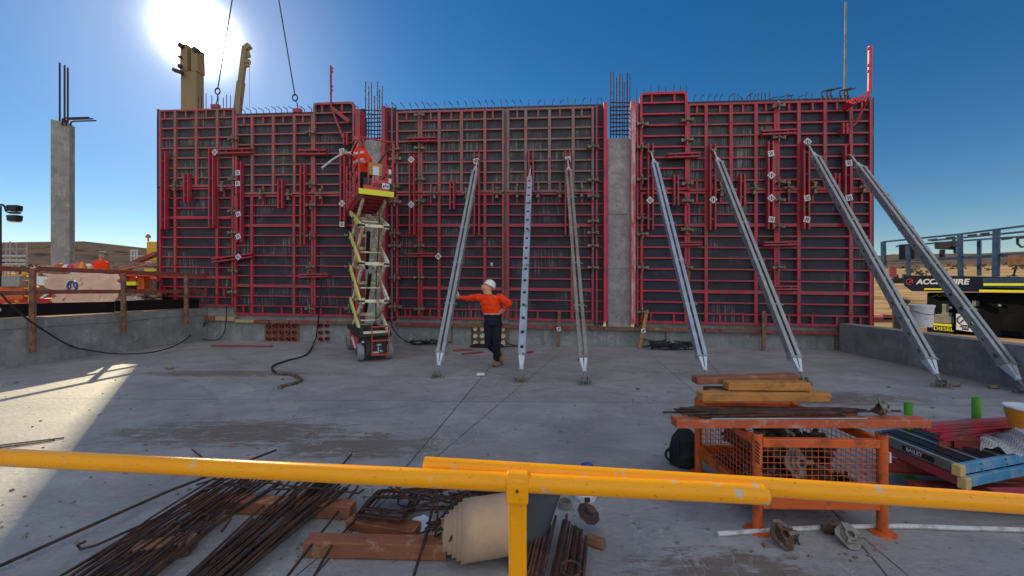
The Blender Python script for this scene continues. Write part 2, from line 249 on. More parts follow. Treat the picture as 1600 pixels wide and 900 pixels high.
# ------------------------------------------------------------------ mesh builder
OR = {}
class MB:
    def __init__(s, mx=None): s.v = []; s.f = []; s.mi = []; s.cur = 0; s.mx = mx
    def add(s, vs, fs):
        b = len(s.v)
        for p in vs:
            p = V(p); s.v.append(s.mx @ p if s.mx else p)
        for f in fs: s.f.append([b+i for i in f]); s.mi.append(s.cur)
    def hexa(s, p): s.add(p, [(0, 3, 2, 1), (4, 5, 6, 7), (0, 1, 5, 4), (1, 2, 6, 5), (2, 3, 7, 6), (3, 0, 4, 7)])
    def box(s, c, sz, rz=0):
        q = Matrix.Rotation(rz, 3, 'Z'); c = V(c); h = V(sz)/2
        s.hexa([c+q@V((a*h.x, b*h.y, z*h.z)) for z in (-1, 1) for a, b in ((-1, -1), (1, -1), (1, 1), (-1, 1))])
    def bar(s, p, q, wd, ht, up=(0, 0, 1)):
        p = V(p); q = V(q); d = (q-p).normalized(); up = V(up)
        sd = d.cross(up)
        if sd.length < 1e-4: sd = d.cross(V((0, 1, 0)))
        sd.normalize(); u = sd.cross(d).normalized()
        s.hexa([e+sd*a*wd/2+u*b*ht/2 for e in (p, q) for a, b in ((-1, -1), (1, -1), (1, 1), (-1, 1))])
    def tube(s, pts, r, n=8, closed=False):
        pts = [V(p) for p in pts]; k = len(pts); rs = r if isinstance(r, (list, tuple)) else [r]*k
        vs = []; u = None
        for i, p in enumerate(pts):
            if closed: t = pts[(i+1) % k]-pts[i-1]
            else: t = pts[min(i+1, k-1)]-pts[max(i-1, 0)]
            t.normalize()
            if u is None:
                u = t.cross(V((0, 0, 1)))
                if u.length < .05: u = t.cross(V((0, 1, 0)))
            u = (u-t*u.dot(t)); u.normalize(); b = t.cross(u)
            vs += [p+(u*math.cos(a)+b*math.sin(a))*rs[i] for a in [2*math.pi*j/n for j in range(n)]]
        fs = [(i*n+j, i*n+(j+1) % n, (i+1) % k*n+(j+1) % n, (i+1) % k*n+j) for i in range(k if closed else k-1) for j in range(n)]
        if not closed: fs += [tuple(range(n))[::-1], tuple(range((k-1)*n, k*n))]
        s.add(vs, fs)
    def lathe(s, c, prof, n=20, ax=(0, 0, 1)):
        """prof: list of (radius, height) along ax"""
        c = V(c); a = V(ax).normalized(); u = a.cross(V((0, 0, 1)))
        if u.length < .05: u = V((1, 0, 0))
        u.normalize(); b = a.cross(u); k = len(prof)
        vs = [c+a*h+(u*math.cos(t)+b*math.sin(t))*r for r, h in prof for t in [2*math.pi*j/n for j in range(n)]]
        fs = [(i*n+j, i*n+(j+1) % n, (i+1)*n+(j+1) % n, (i+1)*n+j) for i in range(k-1) for j in range(n)]
        fs += [tuple(range(n))[::-1], tuple(range((k-1)*n, k*n))]
        s.add(vs, fs)
    def cyl(s, p, q, r, n=12): s.tube([p, q], r, n)
    def prism(s, pts, d):
        """closed polygon pts extruded by vector d"""
        n = len(pts); d = V(d); p = [V(x) for x in pts]
        s.add(p+[x+d for x in p], [tuple(range(n))[::-1], tuple(range(n, 2*n))]+[(i, (i+1) % n, n+(i+1) % n, n+i) for i in range(n)])
    def build(s, name, m, parent=None, loc=None, bevel=0., smooth=False, recalc=True, mats=None, solid=0.):
        me = bpy.data.meshes.new(name)
        if parent is not None: o0 = OR[parent.name]
        elif loc is not None: o0 = V(loc)
        else:
            mn = [min(p[i] for p in s.v) for i in range(3)]; mxx = [max(p[i] for p in s.v) for i in range(3)]
            o0 = V(((mn[0]+mxx[0])/2, (mn[1]+mxx[1])/2, mn[2]))
        me.from_pydata([p-o0 for p in s.v], [], s.f)
        if recalc:
            bm = bmesh.new(); bm.from_mesh(me); bmesh.ops.recalc_face_normals(bm, faces=bm.faces); bm.to_mesh(me); bm.free()
        for x in (mats or [m]): me.materials.append(M[x] if isinstance(x, str) else x)
        me.polygons.foreach_set('material_index', s.mi)
        if smooth: me.shade_auto_smooth() if False else me.polygons.foreach_set('use_smooth', [True]*len(me.polygons))
        me.update(); o = bpy.data.objects.new(name, me); COL.objects.link(o)
        if parent is not None: o.parent = parent
        else: o.location = o0
        OR[o.name] = o0.copy()
        if solid:
            md = o.modifiers.new('solid', 'SOLIDIFY'); md.thickness = solid; md.offset = 0
        if bevel:
            md = o.modifiers.new('bevel', 'BEVEL'); md.width = bevel; md.segments = 2; md.limit_method = 'ANGLE'; md.angle_limit = R(40)
        if smooth:
            md = o.modifiers.new('wn', 'EDGE_SPLIT'); md.split_angle = R(38)
        return o
def tag(o, label=None, cat=None, group=None, kind=None):
    if label: o['label'] = label
    if cat: o['category'] = cat
    if group: o['group'] = group
    if kind: o['kind'] = kind
    return o
def thing(name, label, cat, loc=(0, 0, 0), group=None):
    o = bpy.data.objects.new(name, None); COL.objects.link(o); o.location = V(loc); o.empty_display_size = .1
    OR[o.name] = V(loc).copy(); return tag(o, label, cat, group)
def copy_tree(o, loc=None, rot=None):
    c = o.copy(); COL.objects.link(c)
    if loc is not None: c.location = V(loc)
    if rot is not None: c.rotation_euler = rot
    for ch in o.children:
        k = ch.copy(); COL.objects.link(k); k.parent = c
        for g in ch.children:
            h = g.copy(); COL.objects.link(h); h.parent = k
    return c
def bake(o):
    """apply the modifiers of o"""
    bpy.context.view_layer.update(); dg = bpy.context.evaluated_depsgraph_get()
    me = bpy.data.meshes.new_from_object(o.evaluated_get(dg)); o.modifiers.clear(); o.data = me; return o
def text(s, size, mx, m, name, parent, ext=.002, shear=0, align='LEFT', bold=0):
    cu = bpy.data.curves.new(name, 'FONT'); cu.body = s; cu.size = size; cu.extrude = ext; cu.shear = shear; cu.align_x = align; cu.offset = bold
    t = bpy.data.objects.new('tmp', cu); COL.objects.link(t); bpy.context.view_layer.update()
    me = bpy.data.meshes.new_from_object(t.evaluated_get(bpy.context.evaluated_depsgraph_get())); bpy.data.objects.remove(t)
    me.transform(Matrix.Translation(-OR[parent.name]) @ mx); me.materials.clear(); me.materials.append(M[m])
    o = bpy.data.objects.new(name, me); COL.objects.link(o); o.parent = parent; OR[o.name] = OR[parent.name].copy(); return o
def frame(o, x, y):
    """matrix with origin o, x axis x, y axis y (orthogonalised)"""
    x = V(x).normalized(); y = V(y); z = x.cross(y).normalized(); y = z.cross(x)
    return Matrix(((x.x, y.x, z.x, o[0]), (x.y, y.y, z.y, o[1]), (x.z, y.z, z.z, o[2]), (0, 0, 0, 1)))
def skin(name, P, E, m, parent, root, sub=2):
    """P: {joint: (point, radius)}, E: list of pairs; a continuous skinned surface"""
    ks = list(P); ix = {k: i for i, k in enumerate(ks)}; o0 = OR[parent.name]
    me = bpy.data.meshes.new(name); me.from_pydata([V(P[k][0])-o0 for k in ks], [(ix[a], ix[b]) for a, b in E], [])
    o = bpy.data.objects.new(name, me); COL.objects.link(o); o.parent = parent; OR[o.name] = o0.copy()
    sk = o.modifiers.new('skin', 'SKIN'); sk.use_smooth_shade = True
    for k in ks:
        r = P[k][1]; me.skin_vertices[0].data[ix[k]].radius = r if isinstance(r, tuple) else (r, r)
        me.skin_vertices[0].data[ix[k]].use_root = (k == root)
    sb = o.modifiers.new('sub', 'SUBSURF'); sb.levels = sub; sb.render_levels = sub
    bake(o); o.data.materials.clear(); o.data.materials.append(M[m])
    return o
def G(px, py, z=0.):
    """point at height z seen at that spot of the photograph"""
    D = F*(1.6-z)/(py-450); return V(((px-800)/F*D, D, z))
def W(px, py, D): return V(((px-800)/F*D, D, 1.6+(450-py)/F*D))
ORD = ['first', 'second', 'third', 'fourth', 'fifth', 'sixth', 'seventh', 'eighth', 'ninth', 'tenth', 'eleventh', 'twelfth']
# ------------------------------------------------------------------ setting
def lx(y): return -10.0+.133*(y-7.5)      # inner face of the left low wall
def rx(y): return 8.3+.10*(y-9.6)         # inner face of the right low wall
def interp(t, tab):
    for (a, b), (c, d) in zip(tab, tab[1:]):
        if t <= c: return b+(d-b)*(t-a)/(c-a)
    return tab[-1][1]
RISE = [(0, 0), (22, 0), (40, .35), (100, 2.6), (300, 11.5), (420, 17), (600, 33), (760, 47), (1000, 44), (1500, 30), (4500, 10)]
from mathutils import noise as mnoise
def gh(x, y):
    r = math.hypot(x, y); base = .30+.68*max(0, min(1, (6-x)/14))
    k = max(0, min(1, (r-380)/250))
    n = mnoise.fractal(V((x/160+3, y/160, 2)), 1., 2.1, 5)
    z = base+interp(r, RISE)*(1+.28*k*n)
    if x < 0 and r > 500: z *= 1.14
    if 14 < r < 300: z += .12*min(1, (r-14)/20)*mnoise.noise(V((x*.15, y*.15, 0)))*(1+r/80)
    return z
PX0, PX1, PY0, PY1 = -9.75, 8.55, -8., 12.3
def spread(vals, steps):
    out = set(vals)
    return sorted(out)
def axis(lo, hi, near, fine):
    v = [lo, hi]; a = near
    t = hi
    s = fine
    while t < 4200: s *= 1.12; t += s; v.append(t)
    t = lo; s = fine
    while t > -4200: s *= 1.12; t -= s; v.append(t)
    n = int((hi-lo)/1.5)
    v += [lo+(hi-lo)*i/n for i in range(1, n)]
    return sorted(v)
xs = axis(PX0, PX1, 0, .6); ys = axis(PY0, PY1, 0, .6)
mb = MB(); nx = len(xs); ny = len(ys)
for y in ys:
    for x in xs:
        ins = PX0-1e-6 <= x <= PX1+1e-6 and PY0-1e-6 <= y <= PY1+1e-6
        yc = max(-8, min(13, y)); dx = 0
        if x <= PX0+.01: dx = .133*(yc-7.5)-.5
        if x >= PX1-.01: dx = .10*(yc-9.6)
        kk = math.exp(-max(0, abs(x)-10)/15.)
        X = x+dx*kk
        mb.v.append(V((X, y, gh(X, y))))
ix0 = xs.index(PX0); ix1 = xs.index(PX1); iy0 = ys.index(PY0); iy1 = ys.index(PY1)
for j in range(ny-1):
    for i in range(nx-1):
        if ix0 <= i < ix1 and iy0 <= j < iy1: continue
        mb.f.append([j*nx+i, j*nx+i+1, (j+1)*nx+i+1, (j+1)*nx+i]); mb.mi.append(0)
tag(mb.build('ground', 'ground', loc=(0, 0, 0), recalc=False, smooth=False), kind='structure')
mb = MB(); mb.prism([(lx(-8)-.2, -8, -.25), (rx(-8)+.2, -8, -.25), (rx(12.4)+.2, 12.4, -.25), (lx(12.4)-.2, 12.4, -.25)], (0, 0, .25))
tag(mb.build('concrete_floor', 'slab', loc=(0, 0, -.25)), kind='structure')

# main wall: mapping from photograph to the wall's plane
b_ = .0165/960; a_ = (82-.0165*400)/960
NX, NY = 600*b_, a_+800*b_; NL = math.hypot(NX, NY)
WN = V((-NX/NL, -NY/NL, 0))              # towards the camera
WU = V((-WN.y, WN.x, 0))                 # along the wall, to the right
if WU.x < 0: WU = -WU
def WP(px, py, out=0.):
    rr = (px-800)/F; D = (1-out*NL)/(NX*rr+NY)
    return V((rr*D, D, 1.6+(450-py)/F*D))
def WPz(px, z, out=0.):
    p = WP(px, 450, out); p.z = z; return p
def wpy(px, z, out=0.): return 450-(z-1.6)*F/WP(px, 450, out).y
def T(x): return 178-.0266*(x-400)
def B(x): return 494+.0202*(x-400)
def YV(v, x): return T(x)+v*(B(x)-T(x))
def VY(y, x): return (y-T(x))/(B(x)-T(x))
def wbox(mb, x0, x1, yt0, yt1, yb0, yb1, o0, o1):
    """slab on the wall: left/right px, top and bottom px at both ends, front at o1, back at o0"""
    f = [WP(x0, yb0, o1), WP(x1, yb1, o1), WP(x1, yt1, o1), WP(x0, yt0, o1)]
    mb.hexa([p-WN*(o1-o0) for p in f]+f)
def wbar(mb, x0, y0, x1, y1, wd, o0, o1):
    p = WP(x0, y0, o1)-WN*(o1-o0)/2; q = WP(x1, y1, o1)-WN*(o1-o0)/2
    mb.bar(p, q, wd, o1-o0, WN)

# base upstand under the formwork
mb = MB(); xa, xb = 240, 1368
def zbot(px): return 1.6+(450-(B(px)+8))/F*WP(px, 450).y
f = [WPz(xa, -.2), WPz(xb, -.2), WPz(xb, zbot(xb)), WPz(xa, zbot(xa))]
mb.hexa(f+[p-WN*.55 for p in f])
base = tag(mb.build('concrete_upstand', 'concrete', bevel=.008), 'grey cast concrete upstand running along the foot of the red formwork', 'concrete base')
# thin red vertical paint lines and joints on the upstand
for px, c in ((497, 'red_wood'), (472, 'concrete_dark'), (548, 'concrete_dark'), (706, 'red_wood'), (738, 'red_wood'), (1040, 'red_wood'), (1305, 'red_wood'), (949, 'concrete_dark'), (620, 'concrete_dark')):
    mb = MB(); wbar(mb, px, B(px)+9, px, wpy(px, .01), .035, 0, .012); mb.build('joint_strip', c, base)
# low side walls
def lowwall(fx, y0, y1, z0, z1, th, side):
    mb = MB(); n = 10
    pr = [V((fx(y0+(y1-y0)*i/n), y0+(y1-y0)*i/n, 0)) for i in range(n+1)]
    for i in range(n):
        t0, t1 = i/n, (i+1)/n; a = z0+(z1-z0)*t0; b = z0+(z1-z0)*t1
        p, q = pr[i], pr[i+1]; d = V((side*th, 0, 0))
        mb.hexa([p+V((0, 0, -.2)), q+V((0, 0, -.2)), q+d+V((0, 0, -.2)), p+d+V((0, 0, -.2)), p+V((0, 0, a)), q+V((0, 0, b)), q+d+V((0, 0, b)), p+d+V((0, 0, a))])
    return mb
lw = lowwall(lx, -8, 12.0, 1.02, .97, .35, -1).build('low_wall', 'concrete_dark')
tag(lw, 'low grey concrete wall with black edge board and timber railing, left of the formwork', 'concrete wall')
rw = lowwall(rx, -8, 9.75, .70, .70, .35, 1).build('low_wall', 'concrete_dark')
tag(rw, 'low grey concrete wall running forward on the right, in front of the dark lift', 'concrete wall')
# horizontal ledge crack and patches on the left wall: step line
mb = MB()
for i in range(18):
    y0 = 2+i*.55; mb.bar((lx(y0)+.008, y0, .80+.012*math.sin(i*1.3)), (lx(y0+.55)+.008, y0+.55, .80+.012*math.sin(i*1.3+1.3)), .02, .03+.01*(i % 3))
mb.build('joint_strip', 'concrete_dark', lw)
# black edge board on top of the left wall
mb = MB()
for i in range(8):
    y0 = -6+i*2.22; y1 = y0+2.2
    mb.bar((lx(y0)-.14, y0, 1.15), (lx(y1)-.14, y1, 1.13), .03, .27)
eb = mb.build('edge_board', 'black_gloss', lw)
mb = MB(); mb.lathe((lx(7.55)-.118, 7.55, 1.17), [(.045, 0), (.045, .01)], 14, (1, 0, 0)); mb.build('round_sticker', 'tag', lw)
# timber railing
rl = thing('timber_railing', 'red brown timber safety railing fixed along the top of the left low wall', 'railing', (lx(7), 7, 1.0))
def post(px, ybot, ytop, D, wd=.09):
    x = (px-800)/F*D; mb = MB(); zb = 1.6+(450-ybot)/F*D; zt = 1.6+(450-ytop)/F*D
    mb.box((x, D, (zb+zt)/2), (wd, .05, zt-zb)); return mb
for px, yb, yt, D in ((51, 551, 421, 7.86), (193, 519, 427, 9.42), (291, 507, 430, 11.0)):
    post(px, yb, yt, D, .105 if px < 100 else .10).build('post', 'timber_post', rl, bevel=.004)
mb = MB(); D0 = 2.; D1 = 11.6
for za, nm in ((2.0, 'top_rail'), (1.52, 'mid_rail')):
    mb = MB()
    for a, b in ((2., 7.9), (7.92, 11.9)):
        mb.bar((lx(a)+.13, a, za), (lx(b)+.02, b, za-.02), .045, .10 if nm == 'top_rail' else .09)
    mb.build(nm, 'red_wood', rl, bevel=.003)
# ------------------------------------------------------------------ main wall bodies behind the formwork
COLS = ((570, 595, 219, 'narrow pale concrete column seen behind the red scissor lift'), (950, 986, 216, 'pale grey concrete column standing bare between two red formwork flanges'))
def seg(x0, x1, label):
    mb = MB(); f = [WP(x0, B(x0)+8, -.0), WP(x1, B(x1)+8, -.0), WP(x1, T(x1)+3, 0), WP(x0, T(x0)+3, 0)]
    b = [p-WN*.42 for p in f]; mb.hexa([b[0], b[1], f[1], f[0], b[3], b[2], f[2], f[3]])
    o = mb.build('concrete_wall', 'concrete'); return tag(o, label, 'concrete wall')
W1 = seg(249, 563, 'concrete wall hidden in the red formwork left of the lift, thin bars above its top')
W2 = seg(602, 942, 'concrete wall hidden in the middle formwork, hooked bars along its top edge')
W3 = seg(994, 1361, 'concrete wall hidden in the right formwork, bars and dark sleeves sticking out of its top')
# starter bars
def starter(parent, x, ytop, lean, kink=.5, rise=None, r=.011, out=-.14):
    y0 = T(x)+4; p0 = WP(x, y0+6, out); pm = WP(x, y0+(ytop-y0)*kink, out); p1 = WP(x+lean, ytop, out)
    mb = MB(); mb.tube([p0, pm, pm+(p1-pm)*.12+(pm-p0)*.06, p1] if lean else [p0, p1], r, 6)
    mb.build('starter_bar', 'rebar', parent)
rs = random.Random(3)
for x, y in ((310, 151), (315, 150), (322, 146), (331, 149), (341, 150), (349, 153), (354, 148), (360, 149)): starter(W1, x, y, 0)
starter(W1, 377, 151, 0)
for x in (383, 392, 401, 412, 421, 431, 440, 449, 459, 476, 487, 560): starter(W1, x, T(x)-9-rs.random()*2, -6-rs.random()*3, .6)
for x in (606, 613, 619, 631, 642, 653, 663, 673, 684, 695, 707, 717, 729, 740, 751, 761, 772, 783, 793, 805, 815): starter(W2, x, T(x)-10-rs.random()*3, rs.choice((-4, -5, -1.5, -6, -3)), .55)
for x in (826, 840, 851, 863, 875, 887, 898, 910, 922, 933, 940): starter(W2, x, T(x)-10-rs.random()*4, rs.choice((0, 3, 2, 5, 1.5)), .55)
for x, y in ((995, 137), (1006, 139), (1017, 135), (1029, 134), (1040, 136), (1053, 132), (1063, 134), (1072, 133)): starter(W3, x, y, 0)
for x in (1084, 1095, 1106, 1116, 1125, 1139, 1147): starter(W3, x, T(x)-12, rs.choice((5, 7, 4, 2)), .6)
for x, y, l in ((1153, 147, 0), (1160, 151, -4), (1167, 146, 9), (1172, 146, 0), (1178, 148, 3), (1184, 146, 1), (1190, 144, 1), (1196, 145, -1), (1202, 144, 0), (1204, 151, 11), (1217, 149, 12), (1229, 148, 11), (1237, 147, -8), (1247, 149, 8), (1259, 144, 2), (1268, 145, 1)): starter(W3, x, y, l, .6)
for x, y, l in ((1284, 139, 18), (1292, 138, 17), (1298, 137, 16), (1312, 138, 18), (1319, 138, 17), (1324, 137, 5)):
    starter(W3, x, y, l, .72, r=.017); mb = MB(); mb.tube([WP(x, T(x)+5, -.14), WP(x+1, T(x)-4, -.14)], .028, 8); mb.build('rubber_sleeve', 'black', W3)
# columns with their rebar cages
def column(x0, x1, yt, label):
    mb = MB()
    ys = [B(0.5*(x0+x1))+8, 420, 335, yt] if x0 > 900 else [B(x0)+8, 340, 290, yt]
    for i in range(3):
        f = [WP(x0, ys[i], .02), WP(x1, ys[i], .02), WP(x1, ys[i+1]+.35, .02), WP(x0, ys[i+1]+.35, .02)]
        if i == 2: f = [WP(x0, ys[i], .02), WP(x1, ys[i], .02), WP(x1, ys[i+1], .02), WP(x0, ys[i+1], .02)]
        b = [p-WN*.42 for p in f]; mb.hexa([b[0], b[1], f[1], f[0], b[3], b[2], f[2], f[3]])
    o = mb.build('concrete_column', 'concrete_light', bevel=.004); return tag(o, label, 'column')
C1 = column(*COLS[0]); C2 = column(*COLS[1])
def cage(parent, xs, tops, x0, x1, yb, yt):
    for (x, o), t in zip(xs, tops):
        mb = MB(); mb.tube([WP(x, yb+4, o), WP(x, t, o)], .016, 7); mb.build('vertical_bar', 'rebar', parent)
    y = yt; k = 0
    while y < yb:
        mb = MB(); j = rs.uniform(-1, 1)
        pts = [WP(x0, y+j, -.04), WP(x1, y-j, -.04), WP(x1, y+1-j, -.36), WP(x0, y+1+j, -.36)]
        mb.tube(pts, .009, 5, closed=True)
        if k % 2: mb.tube([WP(x0, y+3, -.04), WP(x1, y+1, -.04)], .006, 5)
        mb.build('tie_bar', 'rebar', parent); y += 6.2; k += 1
cage(C1, [(571, -.04), (576, -.36), (580, -.04), (590, -.36), (593, -.04), (597, -.36), (585, -.2)], [128, 134, 129, 127, 140, 134, 150], 569, 597, 218, 172)
cage(C2, [(954, -.04), (958, -.36), (968, -.36), (975, -.04), (980, -.04), (984, -.36), (963, -.04), (972, -.2)], [113, 113, 115, 128, 113, 115, 121, 117], 953, 984, 215, 160)

# ------------------------------------------------------------------ formwork panels
UP = [172, 187.3, 203.3, 219.8, 236.5, 253, 269.8, 286, 300.8]
LO = [302.6, 319.5, 336, 352, 368.5, 385, 401, 417.3, 434, 450.3, 466.7, 483, 498]
VU = [VY(y, 700) for y in UP]; VL = [VY(y, 700) for y in LO]
FR = .115
def panel(x0, x1, vs, mull, stubs, thick, label, cm='red', ply='ply', dy=0, grp='red formwork panels', half=(), rnd=0, ext=None, old=None, lab2=None):
    """one framed panel: vs rib levels, mull inner uprights px, stubs (px, row), thick rib rows"""
    vt, vb = vs[0], vs[-1]
    yy = lambda v, x: YV(v, x)+dy
    xc = (x0+x1)/2; rt = thing('wall_form', label, 'formwork panel', WP(xc, yy(vb, xc), 0), grp)
    mb = MB(); wbox(mb, x0+.3, x1-.3, yy(vt, x0)+.5, yy(vt, x1)+.5, yy(vb, x0)-.5, yy(vb, x1)-.5, .002, .026); mb.build('plywood_face', ply, rt)
    mb = MB(); w_ = .062
    if rnd:
        pts = []
        def c(px, py, a0, a1, rr=5.5):
            for i in range(5):
                a = R(a0+(a1-a0)*i/4); pts.append((px+rr*math.cos(a), py-rr*math.sin(a)))
        c(x1-6.5, yy(vt, x1)+6.5, 0, 90); c(x0+6.5, yy(vt, x0)+6.5, 90, 180)
        p3 = [WP(x1-1, yy(vb, x1), FR)]+[WP(a, b, FR) for a, b in pts]+[WP(x0+1, yy(vb, x0), FR)]
        for a, b in zip(p3, p3[1:]): mb.bar(a-WN*(FR-.026)/2, b-WN*(FR-.026)/2, w_, FR-.026, WN)
        wbar(mb, x0, yy(vb, x0)-1.2, x1, yy(vb, x1)-1.2, w_, .027, FR)
    else:
        wbar(mb, x0+1.8, yy(vt, x0), x0+1.8, yy(vb, x0), w_, .027, FR); wbar(mb, x1-1.8, yy(vt, x1), x1-1.8, yy(vb, x1), w_, .027, FR)
        wbar(mb, x0+3.6, yy(vt, x0)+1.3, x1-3.6, yy(vt, x1)+1.3, .05, .027, FR-.004); wbar(mb, x0+3.6, yy(vb, x0)-1.3, x1-3.6, yy(vb, x1)-1.3, w_, .027, FR-.004)
    mb.build('frame', cm, rt)
    edges = [x0+3.8]+sorted(m for m in mull)+[x1-3.8]
    for m in mull:
        mb = MB(); wbar(mb, m, yy(vt, m)+2.2, m, yy(vb, m)-2.4, .078, .027, FR-.006)
        for k in range(2, len(vs)-1, 3):      # tie holes
            mb.cur = 1; p = WP(m, yy(vs[k], m)-2.5, FR-.006); mb.lathe(p, [(.016, 0), (.016, .004)], 8, WN)
        mb.build('upright', cm, rt, mats=[cm, 'black'])
    for i, v in enumerate(vs[1:-1], 1):
        mb = MB()
        big = i in thick
        for a, b in zip(edges, edges[1:]):
            a2 = a+(2.1 if a in mull else 0); b2 = b-(2.1 if b in mull else 0)
            wbar(mb, a2, yy(v, a2), b2, yy(v, b2), .086 if big else .038, .027, FR-(.012 if big else .02))
        mb.build('rib', cm, rt)
    for sx, row in stubs:
        mb = MB(); wbar(mb, sx, yy(vs[row], sx)+1.6, sx, yy(vs[row+1], sx)-1.6, .045, .027, FR-.026); mb.build('stub', cm, rt)
    return rt
L12 = len(VL)-2
panel(247.5, 366, VU, (273, 306, 339), ((257, 0), (290, 0), (322, 0), (350, 0)), (), 'upper left corner formwork panel, hazy red grid under the sun', 'red_old', 'ply_old', dy=-12.3)
panel(247.5, 365, VL, (273, 338.5), ((256, L12-1), (321, L12-1), (350, L12-1), (350, 0)), (3, 9), 'lower formwork panel at the far left edge, behind the last railing post', 'red', 'ply', dy=-12.3)
panel(366.5, 489, VU, (393.5, 426.5, 459.5), ((381, 0), (411, 0), (442, 0), (473, 0), (411, 7)), (), 'upper red formwork panel below the second lifting hook, left of the rounded narrow panel', 'red_old', 'ply_old')
panel(365.5, 489, VL, (393, 459), ((380, L12), (410, L12), (440, L12), (471, L12), (411, 0)), (3, 9), 'lower red formwork panel above the first pipe cluster, left of the scissor lift')
def ext(vs, n, s=15.6):      # a panel reaching higher than its neighbours
    y0 = YV(vs[0], 700); return [VY(y0-s*(n-i), 700) for i in range(n)]+vs[1:]
def withtop(x, ytop, n):      # rib levels between given top and the standard second row
    yb = YV(VU[1], x); v = [VY(ytop+(yb-ytop)*i/n, x) for i in range(n)]; return v+VU[1:]
panel(489.5, 553, withtop(520, 160, 2), (), ((503, 0), (534, 0), (503, 8)), (), 'narrow upper formwork panel with rounded top corners beside the lift basket', 'red_old', 'ply', rnd=1)
panel(489.5, 553, VL, (), ((501, L12), (532, L12), (503, 0)), (), 'narrow lower formwork panel of dark plywood directly left of the scissor arms')
panel(618.5, 656, VU, (), ((635, 0),), (), 'narrow upper formwork panel directly right of the lift basket', 'red_old', 'ply_old')
panel(618.5, 656, VL, (), ((633, L12), (641, L12)), (), 'narrow lower formwork panel directly right of the scissor arms')
panel(656.5, 788, VU, (686, 721, 757.5), ((673, 0), (705, 0), (738, 0), (770, 0), (673, 7), (770, 7)), (), 'upper formwork panel above the worker, streaked plywood behind the first grey brace head', 'red_old', 'ply_old')
panel(656.5, 788, VL, (686, 757.5), ((672, L12), (736, L12), (673, 0), (770, 0)), (3, 9), 'lower formwork panel behind the standing worker and the first grey brace')
panel(792, 928, VU, (821.5, 858.5, 895.5), ((808, 0), (841, 0), (875, 0), (909, 0), (808, 7), (841, 7), (875, 7), (909, 7)), (), 'upper formwork panel with brownish weathered frame, behind the second and third brace heads', 'red_worn', 'ply_old')
panel(792, 928, VL, (821.5, 894), ((806, L12), (840, L12), (808, 0), (841, 0), (875, 0), (909, 0)), (3, 9), 'lower formwork panel behind the ladder-like second brace, left of the bare column')
panel(1001, 1073.5, withtop(1037, 144, 2)[:0]+[VY(144, 1037), VY(160, 1037)]+[VY(y, 1037) for y in (177.5, 195, 212, 229, 246, 263, 279, 296)], (), ((1018.5, 0), (1054, 0)), (), 'tall narrow upper formwork panel with rounded top, directly right of the bare column', 'red_bright', 'ply_new', rnd=1)
panel(1001, 1073.5, VL, (), ((1017, L12), (1053, L12)), (), 'narrow lower formwork panel right of the bare column, behind the bluish brace', 'red_bright', 'ply_new')
panel(1074.5, 1213.5, VU, (1103.5, 1142.5, 1181.5), ((1089, 0), (1125, 0), (1161, 0), (1197, 0), (1089, 7), (1126, 7), (1197, 7)), (), 'upper formwork panel with chalky streaked plywood behind the fifth brace head', 'red', 'ply_old')
panel(1074.5, 1213.5, VL, (1103.5, 1181.5), ((1125, L12), (1161, L12), (1197, L12), (1089, L12), (1089, 0), (1126, 0)), (3, 9), 'lower formwork panel behind the middle of the fifth brace', 'red', 'ply')
panel(1214.5, 1363, VU, (1248.5, 1289.5, 1330), ((1233, 0), (1270, 0), (1308, 0), (1347, 0), (1233, 7), (1270, 7), (1347, 7)), (), 'top right corner formwork panel with a grey-stained upright and the guard post on top', 'red', 'ply_new')
panel(1214.5, 1363, VL, (1248.5, 1330), ((1233, L12), (1270, L12), (1308, L12), (1345, L12), (1233, 0), (1270, 0), (1347, 0)), (3, 9), 'lower formwork panel at the far right edge, dark plywood crossed by the sixth brace', 'red', 'ply_new')
# filler strips between panels and column flanges
def strip(x0, x1, yt, label, cm, ply, bars):
    rt = thing('filler_strip', label, 'formwork filler', WP((x0+x1)/2, B(x0), 0), 'filler strips beside the columns')
    mb = MB(); wbox(mb, x0, x1, yt, yt, B(x0)+3, B(x1)+3, .002, .05); mb.build('plywood_face', ply, rt)
    for bx, o in bars:
        mb = MB(); wbar(mb, bx, yt, bx, B(bx)+3, .05, .05, o); mb.build('upright', cm, rt)
    k = 0
    for v in (VU[2:] + VL[1:]):
        y = YV(v, x0)
        if y < yt+8: continue
        mb = MB(); wbar(mb, x0+.5, y, x1-.5, y, .025, .05, .085); mb.build('rib', cm, rt)
strip(563.5, 569, 170, 'thin dark filler left of the narrow column, mostly behind the worker in the basket', 'red', 'ply', ())
strip(601.5, 618, 168, 'dark filler strip right of the narrow column, behind the lift basket', 'red_old', 'ply', ((612, .1),))
strip(928.5, 943, 164, 'dark filler strip just left of the bare column', 'red', 'ply_new', ((932.5, .1),))
strip(993.5, 1000.5, 162, 'dark filler strip just right of the bare column', 'red', 'ply_new', ((996, .09),))
def flange(x0, x1, yt, yb, label, cm, o1=.30):
    mb = MB(); wbox(mb, x0, x1, yt, yt, yb, yb, .0, o1)
    o = mb.build('column_form_flange', cm, bevel=.004); tag(o, label, 'formwork flange', 'tall red flanges beside the columns'); return o
flange(555, 562.5, 170, B(558)+2, 'tall red flange left of the narrow column, behind the lift basket', 'red')
flange(595.5, 601, 165, B(598)+2, 'tall red flange right of the narrow column, behind the lift', 'red')
flange(943.5, 949.5, 159, 503, 'tall bright red flange left of the bare column, chalky near its foot', 'red_bright')
flange(986.5, 993, 157, 506, 'tall red flange right of the bare column, with white worn paint low down', 'red_wash')
